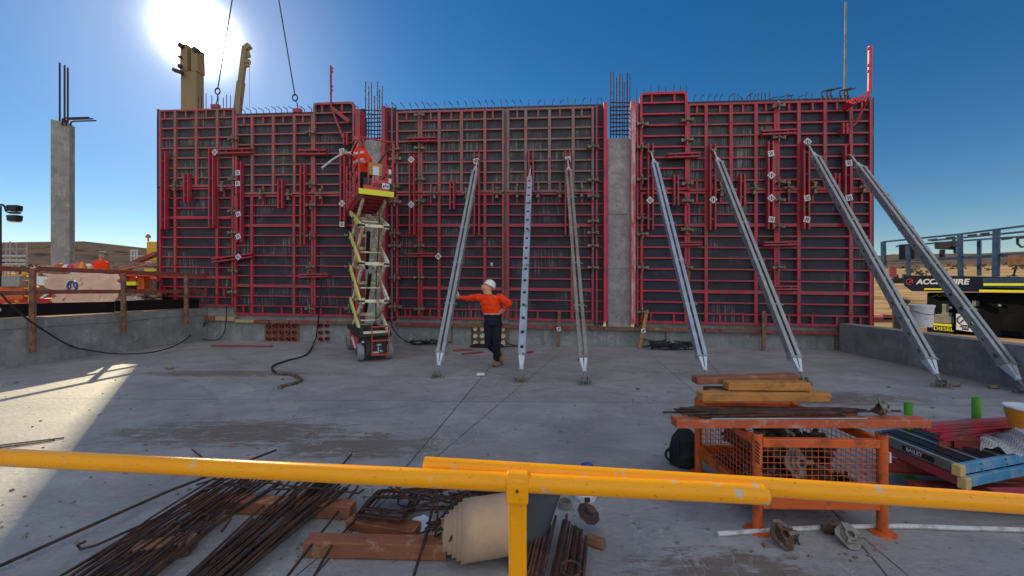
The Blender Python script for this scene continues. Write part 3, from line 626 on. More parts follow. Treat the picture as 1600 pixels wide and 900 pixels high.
# dark edge board at the outer ends
for x0, x1, l in ((1363.3, 1365.5, 'dark plywood stop end closing the right edge of the wall'), (245, 247.2, 'thin pale stop end closing the left edge of the wall')):
    mb = MB(); yt = T(x0)+ (0 if x0 > 900 else -12)
    f = [WP(x0, B(x0)+4, .10), WP(x1, B(x1)+4, .10), WP(x1, yt, .10), WP(x0, yt, .10)]
    b = [p-WN*.56 for p in f]; mb.hexa([b[0], b[1], f[1], f[0], b[3], b[2], f[2], f[3]])
    tag(mb.build('stop_end_board', 'ply'), l, 'board')
# rear face formwork, one plain panel run per wall: real sheets behind the wall
for x0, x1, l in ((249, 563, 'rear plywood sheet behind the left wall section, only its top edge showing'), (602, 942, 'rear plywood sheet behind the middle wall section, only its top edge showing'), (994, 1361, 'rear plywood sheet behind the right wall section, only its top edge showing')):
    mb = MB(); wbox(mb, x0, x1, T(x0)-1, T(x1)-1, B(x0)+8, B(x1)+8, -.46, -.43); tag(mb.build('rear_formwork', 'ply'), l, 'formwork panel')
# timber bearers on the upstand
i = 0
bl = []
for x0, x1, c in ((303, 334, 'timber_red'), (336, 366, 'timber_pale'), (367, 396, 'timber_pale'), (397, 419, 'red_wood'), (421, 450, 'timber_brown'), (452, 512, 'red_wood'), (513, 553, 'timber_brown'), (617, 700, 'red_wood'), (701, 784, 'timber_red'), (785, 920, 'red_wood'), (921, 942, 'timber_brown'), (944, 992, 'timber_brown'), (993, 1001, 'red_wood'), (1002, 1100, 'timber_red'), (1101, 1215, 'red_wood'), (1216, 1328, 'red_wood')):
    mb = MB(); d = -2.5 if x0 < 366 else 3.6
    if x0 < 366: wbar(mb, x0, B(x0)+5, x1, B(x1)+5, .13, .002, .13)
    else: wbar(mb, x0, B(x0)+8.2, x1, B(x1)+8.2, .09, .002, .135)
    where = 'reddish' if 'red' in c else ('pale' if 'pale' in c else 'brown')
    near = {303: 'at the far left beside the railing post', 336: 'second from the left end', 367: 'third from the left end', 397: 'left of the first pipe cluster', 421: 'above the first pipe cluster', 452: 'between the two red pipe clusters', 513: 'directly left of the scissor lift', 617: 'between the lift and the first brace', 701: 'behind the standing worker', 785: 'behind the second and third braces', 921: 'left of the bare column', 944: 'under the bare column', 993: 'short, right of the bare column', 1002: 'behind the foot of the fourth brace', 1101: 'behind the fifth brace', 1216: 'at the right end under the last panels'}[x0]
    tag(mb.build('bearer_timber', c, bevel=.003), where+' timber bearer under the formwork, '+near, 'timber bearer', 'timber bearers under the formwork')
# ------------------------------------------------------------------ clamps
def clamp_proto():
    mb = MB()
    mb.bar((-.115, 0, .06), (.115, 0, .06), .05, .05); mb.bar((-.155, 0, .045), (-.09, 0, .045), .085, .09); mb.bar((.09, 0, .045), (.155, 0, .045), .085, .09)
    return mb
def clamp(px, py, rot, label, grp, first=[None], tail=True, s=1.):
    o = WP(px, py, FR+.005); 
    if first[0] is None:
        rt = thing('formwork_clamp', label, 'clamp', (0, 0, 0), grp)
        clamp_proto().build('jaw', 'clamp', rt, bevel=.006)
        mb = MB(); mb.bar((0, -.13, .075), (0, .13, .075), .035, .03); mb.lathe((0, 0, .06), [(.03, 0), (.04, .02), (.04, .04), (.02, .06)], 8); mb.build('wedge', 'clamp', rt, bevel=.005)
        first[0] = rt; r = rt
    else: r = copy_tree(first[0]); 
    r['label'] = label; r['group'] = grp
    mx = frame(o, WU, V((0, 0, 1)))
    if mx.col[2].xyz.dot(WN) < 0: mx = frame(o, -WU, V((0, 0, 1)))
    mx = mx @ Matrix.Rotation(rot+rs.uniform(-.06, .06), 4, 'Z') @ Matrix.Diagonal((s, 1, 1, 1)); r.matrix_world = mx
    r.location = o
J = [(366, (218, 281, 330, 364, 423, 456), 'left corner panel joint', 0), (487, (208, 288, 321, 369, 417, 482), 'joint left of the narrow rounded panel', 0), (548, (368, 417, 482), 'edge left of the scissor arms', 0),
     (656, (181, 232.5, 281, 314.5, 384.5, 433.5, 482.5), 'joint between lift and first brace', 0), (618, (234, 249.5, 293, 316, 365, 384.5, 434, 479), 'edge directly right of the lift', 1),
     (926, (230, 282, 307, 346, 364, 384, 418), 'joint left of the bare column', 0), (1003, (195, 231, 281, 341, 366, 418, 487), 'joint right of the bare column', 0),
     (1072.5, (189, 220, 287.5, 314.5, 359, 418), 'joint behind the fourth brace', 0), (1215, (167, 216, 285, 313, 354, 418), 'joint between fifth and sixth brace', 0)]
for x, ys_, nm, lg in J:
    for i, y in enumerate(ys_): clamp(x+rs.uniform(-.6, .6), y, 0, f'grey clamp on the {nm}, {ORD[i]} from the top', 'wedge clamps on the formwork joints', s=1.25 if lg and i % 2 else 1.)
for i, (x, y) in enumerate(((276, 291), (349.5, 292), (409.5, 304), (452.5, 305), (502.5, 304), (680, 302), (729, 303), (777, 302), (808, 301), (841, 301), (875, 301), (909, 300), (1125.5, 298), (1177.5, 295), (1230, 294), (1271, 294), (1347, 293))):
    clamp(x, y, R(90), f'grey clamp on the level seam of the formwork, {(ORD+["thirteenth","fourteenth","fifteenth","sixteenth","seventeenth"])[i]} from the left', 'clamps on the level seam')
# ------------------------------------------------------------------ double channel walers
def tagplate(parent, px, py, out, rot=R(45), s=.072):
    o = WP(px, py, out); mx = frame(o, WU, V((0, 0, 1))) if WU.cross(V((0, 0, 1))).dot(WN) > 0 else frame(o, -WU, V((0, 0, 1)))
    mx = mx @ Matrix.Rotation(rot, 4, 'Z')
    mb = MB(mx); mb.cur = 0; mb.box((0, 0, .006), (2*s, 2*s, .012))
    mb.cur = 1; mb.bar((-s*.5, -s*.5, .015), (s*.5, s*.5, .015), s*.35, .004); mb.bar((-s*.7, s*.2, .0148), (-s*.1, s*.72, .0148), s*.22, .004); mb.bar((s*.1, -s*.75, .0146), (s*.7, -s*.15, .0146), s*.22, .004)
    mb.build('tag_plate', 'tag', parent, mats=['tag', 'black'])
def waler(x0, y0, x1, y1, label, tags=(), half=3.0, cm='red', grp='double channel walers on the formwork', o1=.235):
    vert = abs(y1-y0) > abs(x1-x0)
    mid = WP((x0+x1)/2, (y0+y1)/2, FR+.01); rt = thing('waler', label, 'waler', mid, grp)
    dx, dy = (half, 0) if vert else (0, half)
    for s in (-1, 1):
        mb = MB(); wbar(mb, x0+s*dx, y0+s*dy, x1+s*dx, y1+s*dy, .042, FR+.004, o1); mb.build('channel', cm, rt, bevel=.004)
    n = max(2, int(math.hypot(x1-x0, y1-y0)/28))
    for i in range(n):
        t = (i+.5)/n; x = x0+(x1-x0)*t; y = y0+(y1-y0)*t
        mb = MB(); wbar(mb, x-dx*.5, y-dy*.5, x+dx*.5, y+dy*.5, .045, FR+.006, o1-.035); mb.build('spacer', cm, rt)
    for k, (tx, ty, *r) in enumerate(tags): tagplate(rt, tx, ty, o1+.002, r[0] if r else R(45))
    return rt
waler(254, 236, 254, 358, 'vertical double red bar at the left edge of the wall'); waler(290, 271, 290, 316, 'short vertical red pair near the top left corner')
waler(329, 232, 329, 356, 'long vertical red pair below the left corner panel, tag at its head', [(336, 238)])
waler(372.5, 252, 372.5, 378, 'long vertical red pair left of centre of the left half, with four tags', [(371.5, 270, R(5)), (371.5, 287, R(4)), (372.5, 334.5, R(20)), (372.5, 369.5, R(25))])
waler(437, 280, 437, 325, 'short vertical red pair over the second upper panel seam'); waler(472, 255, 472, 382, 'long vertical red pair left of the rounded narrow panel')
waler(534.5, 243, 534.5, 355, 'long vertical red pair left of the lift basket with three white tags', [(534.5, 236, R(10)), (534.5, 318), (534.5, 350.5, 0.)])
waler(643, 240, 643, 367, 'long vertical red pair right of the lift basket with two diamond tags', [(642.5, 249.5), (642.5, 319.5)], 3.4)
waler(706, 281, 706, 327, 'short vertical red pair left of the first brace'); waler(744.5, 238, 744.5, 368, 'vertical red pair holding the head of the first brace', [(744, 252, R(8))], 3.6)
waler(829.5, 236, 829.5, 300, 'vertical red pair holding the head of the second brace', (), 3.4); waler(887, 235, 887, 368, 'vertical red pair holding the head of the third brace', [(887.5, 249, R(10))], 3.4)
waler(1017, 224, 1017, 359, 'vertical red pair holding the head of the fourth brace', [(1015.5, 313)], 3.6); waler(1057, 273, 1057, 321, 'short vertical red pair right of the fourth brace')
waler(1114.5, 224, 1114.5, 359, 'vertical red pair holding the head of the fifth brace', [(1114.5, 312)], 3.8); waler(1161, 271, 1161, 320, 'short vertical red pair right of the fifth brace')
waler(1205, 220, 1205, 358, 'vertical red pair with four tags between the fifth and sixth brace heads', [(1204.5, 240, R(8)), (1205, 274), (1205, 309.5), (1205.5, 343, R(80))], 3.6)
waler(1261, 220, 1261, 358, 'vertical red pair holding the head of the sixth brace', [(1261.5, 221.5), (1261, 309.5, R(10)), (1260.5, 343, R(75))], 3.8)
waler(1309, 270, 1309, 297, 'short vertical red pair between the sixth and seventh brace heads'); waler(1326, 226, 1326, 352, 'vertical red pair holding the head of the seventh brace', [(1326, 255, R(8)), (1326.5, 309, R(15))], 4)
waler(341, 236, 391, 235, 'level red pair near the top left corner'); waler(465, 237.5, 509, 237, 'level red pair across the joint left of the lift worker')
waler(635, 218, 680, 217, 'level red pair high on the joint right of the lift basket', (), 2.4); waler(1043, 243, 1094, 241, 'level red pair high on the joint right of the fourth brace head', (), 2.6)
waler(1191, 207, 1245, 204.5, 'level red pair high between the fifth and sixth brace heads', (), 2.6); waler(330, 407, 393, 398.5, 'tilted red pair low on the left, rising to the right, one diamond tag', [(372.5, 401.5, R(40))], 2.6)
waler(466, 431, 512, 430, 'thin level red pair low, left of the scissor arms', (), 2, 'red'); waler(635, 398.5, 680, 398, 'level red pair low, between the lift and the first brace', [(685, 400.5)], 2, 'red')
waler(1062, 381, 1098, 380, 'level red pair low, right of the fourth brace', (), 2, 'red'); waler(1194, 381, 1246, 379.5, 'level red pair low, right of the fifth brace', (), 2.2, 'red'); waler(1208, 450, 1246, 449.5, 'lowest level red pair, right of the fifth brace', (), 2.2, 'red')
# ------------------------------------------------------------------ pipe clusters through the upstand
def pipes(x0, x1, y0, y1, nc, nr, label, plate, pm, pin, lit=False):
    rt = thing('pipe_cluster', label, 'pipes', WP((x0+x1)/2, y1, 0), 'pipe clusters in the concrete base')
    mb = MB(); wbox(mb, x0-2.5, x1+2.5, y0-2.5, y0-2.5, y1+2.5, y1+2.5, .001, .012); mb.build('plate', plate, rt)
    for r in range(nr):
        for c in range(nc):
            p = WP(x0+(x1-x0)*(c+.5)/nc+rs.uniform(-.3, .3), y0+(y1-y0)*(r+.5)/nr+rs.uniform(-.3, .3), .012)
            a = (WN+WU*rs.uniform(-.05, .05)).normalized(); mb = MB()
            mb.lathe(p, [(.058, 0), (.058, .09), (.047, .09), (.047, .005)], 14, a); q = mb.build('pipe', pm, rt, smooth=True)
            mb = MB(); mb.lathe(p, [(.046, .006), (.046, .02)], 12, a); mb.build('cap', pin, rt)
pipes(416, 466, 504, 534, 5, 3, 'block of fifteen dark red conduit ends in the base left of the hose', 'timber_brown', 'pipe_red', 'black')
pipes(497, 518, 504, 534, 2, 3, 'block of six dark red conduit ends beside the scissor lift wheel', 'concrete', 'pipe_red', 'black')
pipes(738, 792, 508, 541, 5, 3, 'block of pale conduit ends in the base behind the standing worker', 'timber_brown', 'pipe_cream', 'pipe_cream')
# timber stakes against the base
def stake(xt, yt, yb_px, xb, label, c='timber_brown', tg=True):
    rt = thing('timber_stake', label, 'stake', WPz(xb, 0, .25), 'timber stakes against the concrete base')
    p = WPz(xb, .003, .27); q = WP(xt, yt, .16); mb = MB(); mb.bar(p, q, .085, .045, WN); mb.build('stake', c, rt, bevel=.003)
    if tg:
        m_ = p+(q-p)*.5; mb = MB(frame(m_+WN*.03, WU, V((0, 0, 1))) @ Matrix.Rotation(.2, 4, 'Z')); mb.box((0, 0, .012), (.11, .11, .02)); mb.cur = 1; mb.bar((-.03, -.03, .025), (.03, .03, .025), .03, .004); mb.build('tag_plate', 'tag', rt, mats=['tag', 'black'])
stake(874, 486, 541, 872, 'upright timber stake with white tag between the second and third braces')
stake(1010, 489, 549, 999, 'leaning timber stake with white tag right of the bare column', 'timber_orange')
stake(1193, 486, 549, 1193, 'upright brown timber stake behind the fifth brace', 'timber_brown', False)
# red floor timbers and tools near the base
def bartop(pts, r, m, name, label, cat, grp=None, n=7):
    mb = MB(); mb.tube(pts, r, n); return tag(mb.build(name, m, smooth=True), label, cat, grp)
for (x0, y0, x1, y1), l in (((330, 540, 425, 541), 'long flat red strip on the floor left of the first pipe cluster'), ((708, 548, 738, 546), 'short flat red strip on the floor left of the worker'), ((722, 553, 755, 550), 'second flat red strip on the floor by the worker, nearer the camera'), ((820, 552, 832, 549), 'small flat red strip on the floor by the second brace')):
    mb = MB(); mb.bar(G(x0, y0, .02), G(x1, y1, .02), .09, .03); tag(mb.build('floor_strip', 'pipe_red', bevel=.003), l, 'timber strip')
# ------------------------------------------------------------------ grey push-pull braces
def holed(mb, p0, a, s, L, wd, r, pitch):
    """web plate with round holes: starts at p0, runs L along a, wd wide along s"""
    n = max(1, int(L/pitch)); pl = L/n; nr = a.cross(s)
    for i in range(n):
        c = p0+a*(pl*(i+.5)); hx, hy = pl/2, wd/2
        outer = [(hx, 0), (hx, hy), (0, hy), (-hx, hy), (-hx, 0), (-hx, -hy), (0, -hy), (hx, -hy)]
        inner = [(r*math.cos(k*math.pi/4), r*math.sin(k*math.pi/4)) for k in range(8)]
        vs = [c+a*x+s*y for x, y in outer]+[c+a*x+s*y for x, y in inner]
        mb.add(vs, [(k, (k+1) % 8, 8+(k+1) % 8, 8+k) for k in range(8)])
def brace(top, foot, label, m, turned=False, head=.28, tz='zinc'):
    P = WP(top[0], top[1], head); Ft = G(foot[0], foot[1], .0)
    rt = thing('push_pull_brace', label, 'brace', Ft, 'grey adjustable braces propping the formwork')
    Ft = Ft+V((0, 0, .07)); a = (P-Ft); L = a.length; a.normalize()
    s = a.cross(WN).normalized(); u = s.cross(a).normalized()          # s: sideways, u: out of the brace's upper/front face
    if s.x < 0: s = -s
    if turned: s, u = u, s
    t0, t1 = .36+.05, L-.55; p0 = Ft+a*t0; Lb = t1-t0; dep = .125; fl = .056; gap = .044
    for sg in (-1, 1):
        mb = MB(); c = p0+s*sg*(gap/2+fl)
        holed(mb, c, a, u, Lb, dep, .036, .30)
        o_ = mb.build('web', m, rt, recalc=False, solid=.006)
        mb = MB()
        for uu in (-1, 1):
            e = c+u*uu*dep/2-s*sg*fl/2; mb.bar(e, e+a*Lb, fl, .007, u)
            e2 = c+u*uu*(dep/2-.012)-s*sg*fl; mb.bar(e2, e2+a*Lb, .006, .024, u)
        mb.build('channel', m, rt)
    k = int(Lb/1.05)
    for i in range(k+1):
        c = p0+a*(Lb*(i+.0)/k); mb = MB(); mb.bar(c+s*(-.10)+u*(dep/2-.005), c+s*.10+u*(dep/2-.005), .035, .012, u); 
        if i < k: mb.bar(c+s*(-.095)-u*(dep/2-.005), c+s*.095-u*(dep/2-.005), .035, .012, u)
        mb.cyl(c+s*.105+u*.03, c+s*.14+u*.03, .014, 8); mb.build('tie_plate', 'galv_dull', rt)
    for q0, q1, ff in ((p0, p0-a*.22, 1), (Ft+a*t1, Ft+a*(t1+.16), 0)):
        mb = MB(); 
        for sg in (-1, 1):
            mb.hexa([q0+s*sg*.01-u*.06, q0+s*sg*.075-u*.06, q0+s*sg*.075+u*.06, q0+s*sg*.01+u*.06, q1+s*sg*.005-u*.025, q1+s*sg*.032-u*.025, q1+s*sg*.032+u*.025, q1+s*sg*.005+u*.025])
        mb.lathe(q1, [(.036, -.03), (.042, 0), (.042, .03), (.03, .045)], 12, (q1-q0)); mb.build('yoke', tz, rt, bevel=.003)
    mb = MB(); mb.cyl(p0-a*.26, Ft, .019, 10); mb.build('spindle', 'galv_dull', rt, smooth=True)
    mb = MB(); mb.cyl(Ft+a*(t1+.15), P, .019, 10); mb.build('spindle', 'zinc', rt, smooth=True)
    mb = MB(); mb.lathe(Ft-V((0, 0, .07)), [(.13, 0), (.125, .012), (.05, .016)], 14); mb.bar(Ft+V((-.045, 0, -.05)), Ft+V((-.045, 0, .06)), .09, .012, (1, 0, 0)); mb.bar(Ft+V((.045, 0, -.05)), Ft+V((.045, 0, .06)), .09, .012, (1, 0, 0)); mb.cyl(Ft+V((-.09, 0, .0)), Ft+V((.10, 0, 0)), .018, 8)
    mb.lathe(Ft+V((.09, -.05, -.06)), [(.02, 0), (.02, .05)], 6); mb.lathe(Ft+V((-.09, .05, -.06)), [(.02, 0), (.02, .05)], 6)
    mb.build('base_plate', 'galv_dull', rt)
    mb = MB(); mb.bar(P+u*.0-a*.02-s*.06, P-a*.02+s*.06, .07, .05, u); mb.cyl(P-s*.08, P+s*.08, .02, 8); mb.bar(P, P-WN*.1, .08, .06); mb.build('head_bracket', 'galv_dull', rt, bevel=.004)
    return rt
brace((746, 250), (683, 590), 'dull grey twin channel brace that the standing worker leans on, first from the left', 'galv')
b2 = brace((828.5, 262), (814, 597), 'brace turned flat so its face shows holes like a ladder, second from the left', 'galv_blue', True)
brace((887, 250), (914, 601), 'weathered grey twin channel brace, third from the left, just left of the bare column', 'galv_dull')
brace((1017.5, 237), (1105, 599), 'clean bluish twin channel brace, fourth from the left, right of the bare column', 'galv_blue')
brace((1115, 234), (1256, 602), 'grey brace crossing the chalky panel, fifth from the left', 'galv')
brace((1263, 226), (1471, 606), 'long grey brace with holes in its side, sixth from the left', 'galv')
brace((1330, 243), (1603, 616), 'rightmost brace, partly against the sky, its foot at the right edge', 'galv')

# ------------------------------------------------------------------ scissor lift
LO_ = V((-3.52, 9.37, 0)); LM = frame(LO_, (.872, .489, 0), (-.489, .872, 0))
def LP(x, y, z): return LM @ V((x, y, z))
lift = thing('scissor_lift', 'red scissor lift raised high on cream scissor arms, carrying the bending worker', 'scissor lift', LO_)
mb = MB(LM); mb.box((0, 0, .36), (.56, 2.1, .34)); ch = mb.build('chassis', 'black', lift, bevel=.02)
mb = MB(LM); mb.box((0, 0, .565), (.70, 2.25, .07)); mb.box((-.30, -.5, .66), (.08, 1.2, .12)); mb.box((.31, 0, .62), (.06, 2.0, .06)); mb.box((-.31, .6, .62), (.08, .9, .08)); mb.build('chassis_top', 'steel_dark', lift, bevel=.015)
for s in (-1, 1):
    mb = MB(LM); mb.box((s*.305, 0, .33), (.05, 1.35, .30)); sd = mb.build('side_cover', 'lift_red', lift, bevel=.012)
mb = MB(LM); mb.bar((-.333, -.5, .22), (-.333, .1, .42), .01, .05, (1, 0, 0)); mb.bar((-.333, -.35, .20), (-.333, .3, .40), .01, .035, (1, 0, 0)); mb.build('logo_stripe', 'text_white', lift)
mb = MB(LM); mb.box((0, -1.10, .30), (.42, .10, .30)); mb.build('front_box', 'steel_dark', lift, bevel=.01)
mb = MB(LM)
for x, z, a, b in ((.06, .36, .09, .03), (.04, .26, .03, .11), (-.02, .20, .15, .04), (.10, .22, .05, .05), (-.09, .33, .03, .05)): mb.box((x, -1.16, z), (a, .02, b))
mb.build('valve_block', 'alu', lift)
for s in (-1, 1):
    for y in (-.92, .92):
        mb = MB(); c = LP(s*.30, y, .20); ax = (LP(1, 0, 0)-LP(0, 0, 0))
        mb.lathe(c-ax*.075, [(.17, 0), (.195, .02), (.195, .13), (.17, .15)], 24, ax); wh = mb.build('wheel', 'tyre_grey', lift, smooth=True)
        mb = MB(); mb.lathe(c-ax*.08, [(.10, 0), (.10, .16)], 16, ax); mb.build('hub', 'steel_dark', wh)
for s in (-1, 1):
    mb = MB(LM); mb.box((s*.27, -1.13, .44), (.05, .02, .03)); mb.build('reflector', 'text_white', lift)
ld = []
mb = MB(LM)
for x in (-.10, .25): mb.tube([(x, -1.20, .14), (x, -1.22, .78)], .014, 8)
mb.build('ladder_rail', 'lift_red', lift)
for z in (.15, .46, .76):
    mb = MB(LM); mb.bar((-.10, -1.21, z), (.25, -1.21, z), .03, .03); mb.build('ladder_rung', 'lift_red', lift)
mb = MB(LM); mb.bar((-.27, -1.06, .63), (.30, -1.06, .63), .04, .05); mb.build('cross_tube', 'lift_cream', lift)
lev = [.62, 1.31, 2.14, 2.98, 3.58]; yf = -.92; yr = .86
for k in range(4):
    z0, z1 = lev[k], lev[k+1]
    for s in (-1, 1):
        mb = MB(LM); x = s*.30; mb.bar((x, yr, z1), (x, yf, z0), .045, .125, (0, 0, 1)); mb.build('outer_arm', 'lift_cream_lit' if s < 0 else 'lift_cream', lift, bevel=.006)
        mb = MB(LM); x = s*.235; mb.bar((x, yr, z0), (x, yf, z1), .045, .125, (0, 0, 1)); mb.build('inner_arm', 'lift_cream', lift, bevel=.006)
        for y, z in ((yf, z1 if k < 3 else z0), (yr, z1 if k < 3 else z0), (0, (z0+z1)/2)):
            mb = MB(LM); mb.lathe(LM.inverted() @ LP(s*.20, y, z), [(.035, 0), (.035, .15)], 12, (s, 0, 0)); mb.build('pivot_pin', 'steel_dark', lift)
    for y, z in ((yf, z1), (yr, z1), (0, (z0+z1)/2)):
        if k == 3 and y != 0: continue
        mb = MB(LM); mb.bar((-.32, y, z), (.32, y, z), .05, .065); mb.build('cross_tube', 'lift_cream', lift)
    mb = MB(LM); mb.bar((-.21, -.35, (z0+z1)/2-.12), (.21, -.35, (z0+z1)/2-.12), .10, .03); mb.build('brace_plate', 'lift_cream', lift)
mb = MB(LM); mb.cyl((.02, .5, 1.0), (.0, -.35, 1.95), .045, 12); mb.build('ram_cylinder', 'black', lift, smooth=True)
mb = MB(LM); mb.cyl((.0, -.35, 1.95), (-.01, -.6, 2.25), .03, 10); mb.build('ram_rod', 'zinc', lift, smooth=True)
mb = MB(LM); mb.cyl((.04, .4, 2.1), (-.05, -.45, 2.9), .045, 12); mb.build('ram_cylinder', 'black', lift, smooth=True)
mb = MB(LM); pts = [(.10+.05*math.sin(t*3), -.55+.25*math.sin(t*5), .75+2.8*t) for t in [i/24 for i in range(25)]]; mb.tube(pts, .012, 6); mb.build('cable', 'hose', lift)
mb = MB(LM); mb.box((.05, -.45, 2.16), (.20, .04, .10)); mb.build('serial_plate', 'text_white', lift)
# platform
mb = MB(LM); mb.box((0, 0, 3.66), (.72, 2.34, .06)); mb.box((-.3, 0, 3.6), (.06, 2.3, .06)); mb.box((.3, 0, 3.6), (.06, 2.3, .06))
for i in range(6): mb.box((0, -1+i*.4, 3.61), (.6, .05, .05))
pf = mb.build('platform', 'red', lift, bevel=.006)
mb = MB(LM); mb.box((-.35, 0, 3.80), (.012, 2.34, .22)); mb.box((.35, 0, 3.80), (.012, 2.34, .22)); mb.box((0, 1.16, 3.80), (.70, .012, .22)); mb.box((.03, -1.16, 3.83), (.60, .014, .26)); mb.build('toe_board', 'lift_red', lift)
mb = MB(LM); mb.box((0, -1.185, 3.665), (.73, .03, .115)); mb.build('warning_strip', 'hi_yellow', lift)
mb = MB(LM); mb.box((-.19, -1.175, 3.90), (.16, .012, .14)); mb.build('black_panel', 'black', lift)
mb = MB(LM); mb.box((.31, -1.175, 3.80), (.07, .012, .20)); mb.build('black_panel', 'black', lift)
mb = MB(LM)
for i, x in enumerate((-.07, -.03, .01, .05, .085)):
    mb.bar((x, -1.172, 3.80), (x+.03, -1.172, 3.875), .016, .004, (0, 1, 0))
    if i in (0, 2, 4): mb.bar((x, -1.1715, 3.805), (x+.045, -1.1715, 3.805), .004, .014)
    if i in (1, 3): mb.bar((x+.02, -1.1715, 3.87), (x+.05, -1.1715, 3.87), .004, .014)
mb.build('lettering', 'black', lift)
mb = MB(LM); mb.box((.195, -1.1755, 3.835), (.155, .012, .12)); mb.cur = 1
for i in range(3): mb.box((.15+i*.045, -1.183, 3.835+(.01 if i % 2 else -.01)), (.026, .004, .05))
mb.build('sticker', 'text_white', lift, mats=['text_white', 'black'])
RZ = 4.83
def rail(pts, r=.019, nm='guard_rail', m='lift_red'):
    mb = MB(LM); mb.tube(pts, r, 8); return mb.build(nm, m, lift, smooth=True)
for s in (-1, 1):
    rail([(s*.35, -1.15, RZ), (s*.35, 1.15, RZ)]); rail([(s*.35, -1.15, 4.30), (s*.35, 1.15, 4.30)])
    for y in (-1.15, -.4, .4, 1.15): rail([(s*.35, y, 3.70), (s*.35, y, RZ)], .021, 'rail_post')
rail([(-.35, -1.15, RZ), (.35, -1.15, RZ)]); rail([(-.35, 1.15, RZ), (.35, 1.15, RZ)]); rail([(-.35, 1.15, 4.3), (.35, 1.15, 4.3)])
rail([(-.28, -1.16, RZ-.04), (-.16, -1.17, 4.28)], .018); rail([(.33, -1.16, RZ-.07), (.0, -1.17, 4.26)], .018, m='steel_dark')
rail([(-.16, -1.17, 4.28), (-.17, -1.17, 3.85)], .018); rail([(.24, -1.16, 3.75), (.24, -1.16, 4.25)], .018); rail([(.14, -1.16, 4.28), (.35, -1.16, 4.28)], .016)
rail([(-.35, -1.15, RZ-.02), (-.46, -.9, 4.55), (-.47, -.7, 4.20)], .018, m='steel_dark')
mb = MB(LM); mb.box((-.03, -1.19, 4.17), (.28, .05, .27)); cb = mb.build('manual_box', 'timber_orange', lift, bevel=.008)
mb = MB(LM); mb.box((-.02, -1.219, 4.13), (.13, .008, .19)); mb.build('notice_sheet', 'text_white', cb)
mb = MB(LM); mb.box((.28, -1.19, 4.06), (.055, .012, .30)); mb.cur = 1; mb.box((.28, -1.1975, 4.06), (.054, .004, .09)); mb.build('striped_plate', 'text_white', lift, mats=['text_white', 'black'])

# ------------------------------------------------------------------ people
def ball(mb, c, r, n=10, sc_=(1, 1, 1)):
    c = V(c); vs = []; fs = []
    for i in range(1, n):
        for j in range(n*2):
            t = math.pi*i/n; p = math.pi*j/n; vs.append(c+V((r*sc_[0]*math.sin(t)*math.cos(p), r*sc_[1]*math.sin(t)*math.sin(p), r*sc_[2]*math.cos(t))))
    m_ = n*2
    for i in range(n-2):
        for j in range(m_): fs.append((i*m_+j, i*m_+(j+1) % m_, (i+1)*m_+(j+1) % m_, (i+1)*m_+j))
    fs.append(tuple(range(m_))[::-1]); fs.append(tuple(range((n-2)*m_, (n-1)*m_))); mb.add(vs, fs)
def caps(mb, pts):
    """chain of tapered capsules: [(point, radius), ...]"""
    for (p, r) in pts: ball(mb, p, r, 6)
    for (p, r), (q, s) in zip(pts, pts[1:]): mb.tube([p, q], [r, s], 12)
def loft(mb, rings, n=20):
    """rings: (centre, half width vector, half depth vector)"""
    vs = [V(c)+V(a)*math.cos(t)+V(b)*math.sin(t) for c, a, b in rings for t in [2*math.pi*j/n for j in range(n)]]; k = len(rings)
    fs = [(i*n+j, i*n+(j+1) % n, (i+1)*n+(j+1) % n, (i+1)*n+j) for i in range(k-1) for j in range(n)]+[tuple(range(n))[::-1], tuple(range((k-1)*n, k*n))]
    mb.add(vs, fs)
def blob(name, mb, m, parent, vox=.014, sm=5, wr=0.):
    o = mb.build(name, m, parent)
    r = o.modifiers.new('r', 'REMESH'); r.mode = 'VOXEL'; r.voxel_size = vox; r.use_smooth_shade = True
    s = o.modifiers.new('s', 'SMOOTH'); s.iterations = sm; s.factor = .5
    if wr:
        tx = bpy.data.textures.new('folds', 'CLOUDS'); tx.noise_scale = .06; d = o.modifiers.new('d', 'DISPLACE'); d.texture = tx; d.strength = wr; d.mid_level = .5
    bake(o); o.data.polygons.foreach_set('use_smooth', [True]*len(o.data.polygons)); return o
def hand(mb, wrist, d, side, nrm, curl=.5, s=1.):
    """palm, four fingers and a thumb; d along the hand, side across, nrm out of the back"""
    wrist = V(wrist); d = V(d).normalized(); side = (V(side)-d*V(side).dot(d)).normalized(); nrm = V(nrm)
    loft(mb, [(wrist, side*.028*s, nrm*.020*s), (wrist+d*.04*s, side*.040*s, nrm*.019*s), (wrist+d*.09*s, side*.042*s, nrm*.015*s)], 12)
    for i, l in enumerate((.068, .078, .072, .056)):
        b = wrist+d*.085*s+side*(.030-.020*i)*s; dd = d; pts = [(b, .0105*s)]
        for k in range(3):
            dd = (dd-nrm*curl*.6).normalized(); b = b+dd*l/3*s; pts.append((b, (.0100-.0008*k)*s))
        caps(mb, pts)
    b = wrist+d*.025*s+side*.035*s; caps(mb, [(b, .014*s), (b+side*.035*s+d*.025*s, .012*s), (b+side*.045*s+d*.055*s-nrm*.015*s, .010*s)])
def boot(name, parent, ankle, toe, m='boots', r=.05):
    ankle = V(ankle); toe = V(toe); mb = MB(); d = (toe-ankle); f = V((d.x, d.y, 0)).normalized() if math.hypot(d.x, d.y) > .03 else V((0, 1, 0))
    caps(mb, [(ankle+V((0, 0, .13)), .058), (ankle, .052), (ankle.lerp(toe, .25)-f*.03, .050)]); caps(mb, [(ankle.lerp(toe, .35), .052), (toe, .043)])
    o = blob(name, mb, m, parent, .012, 3); return o
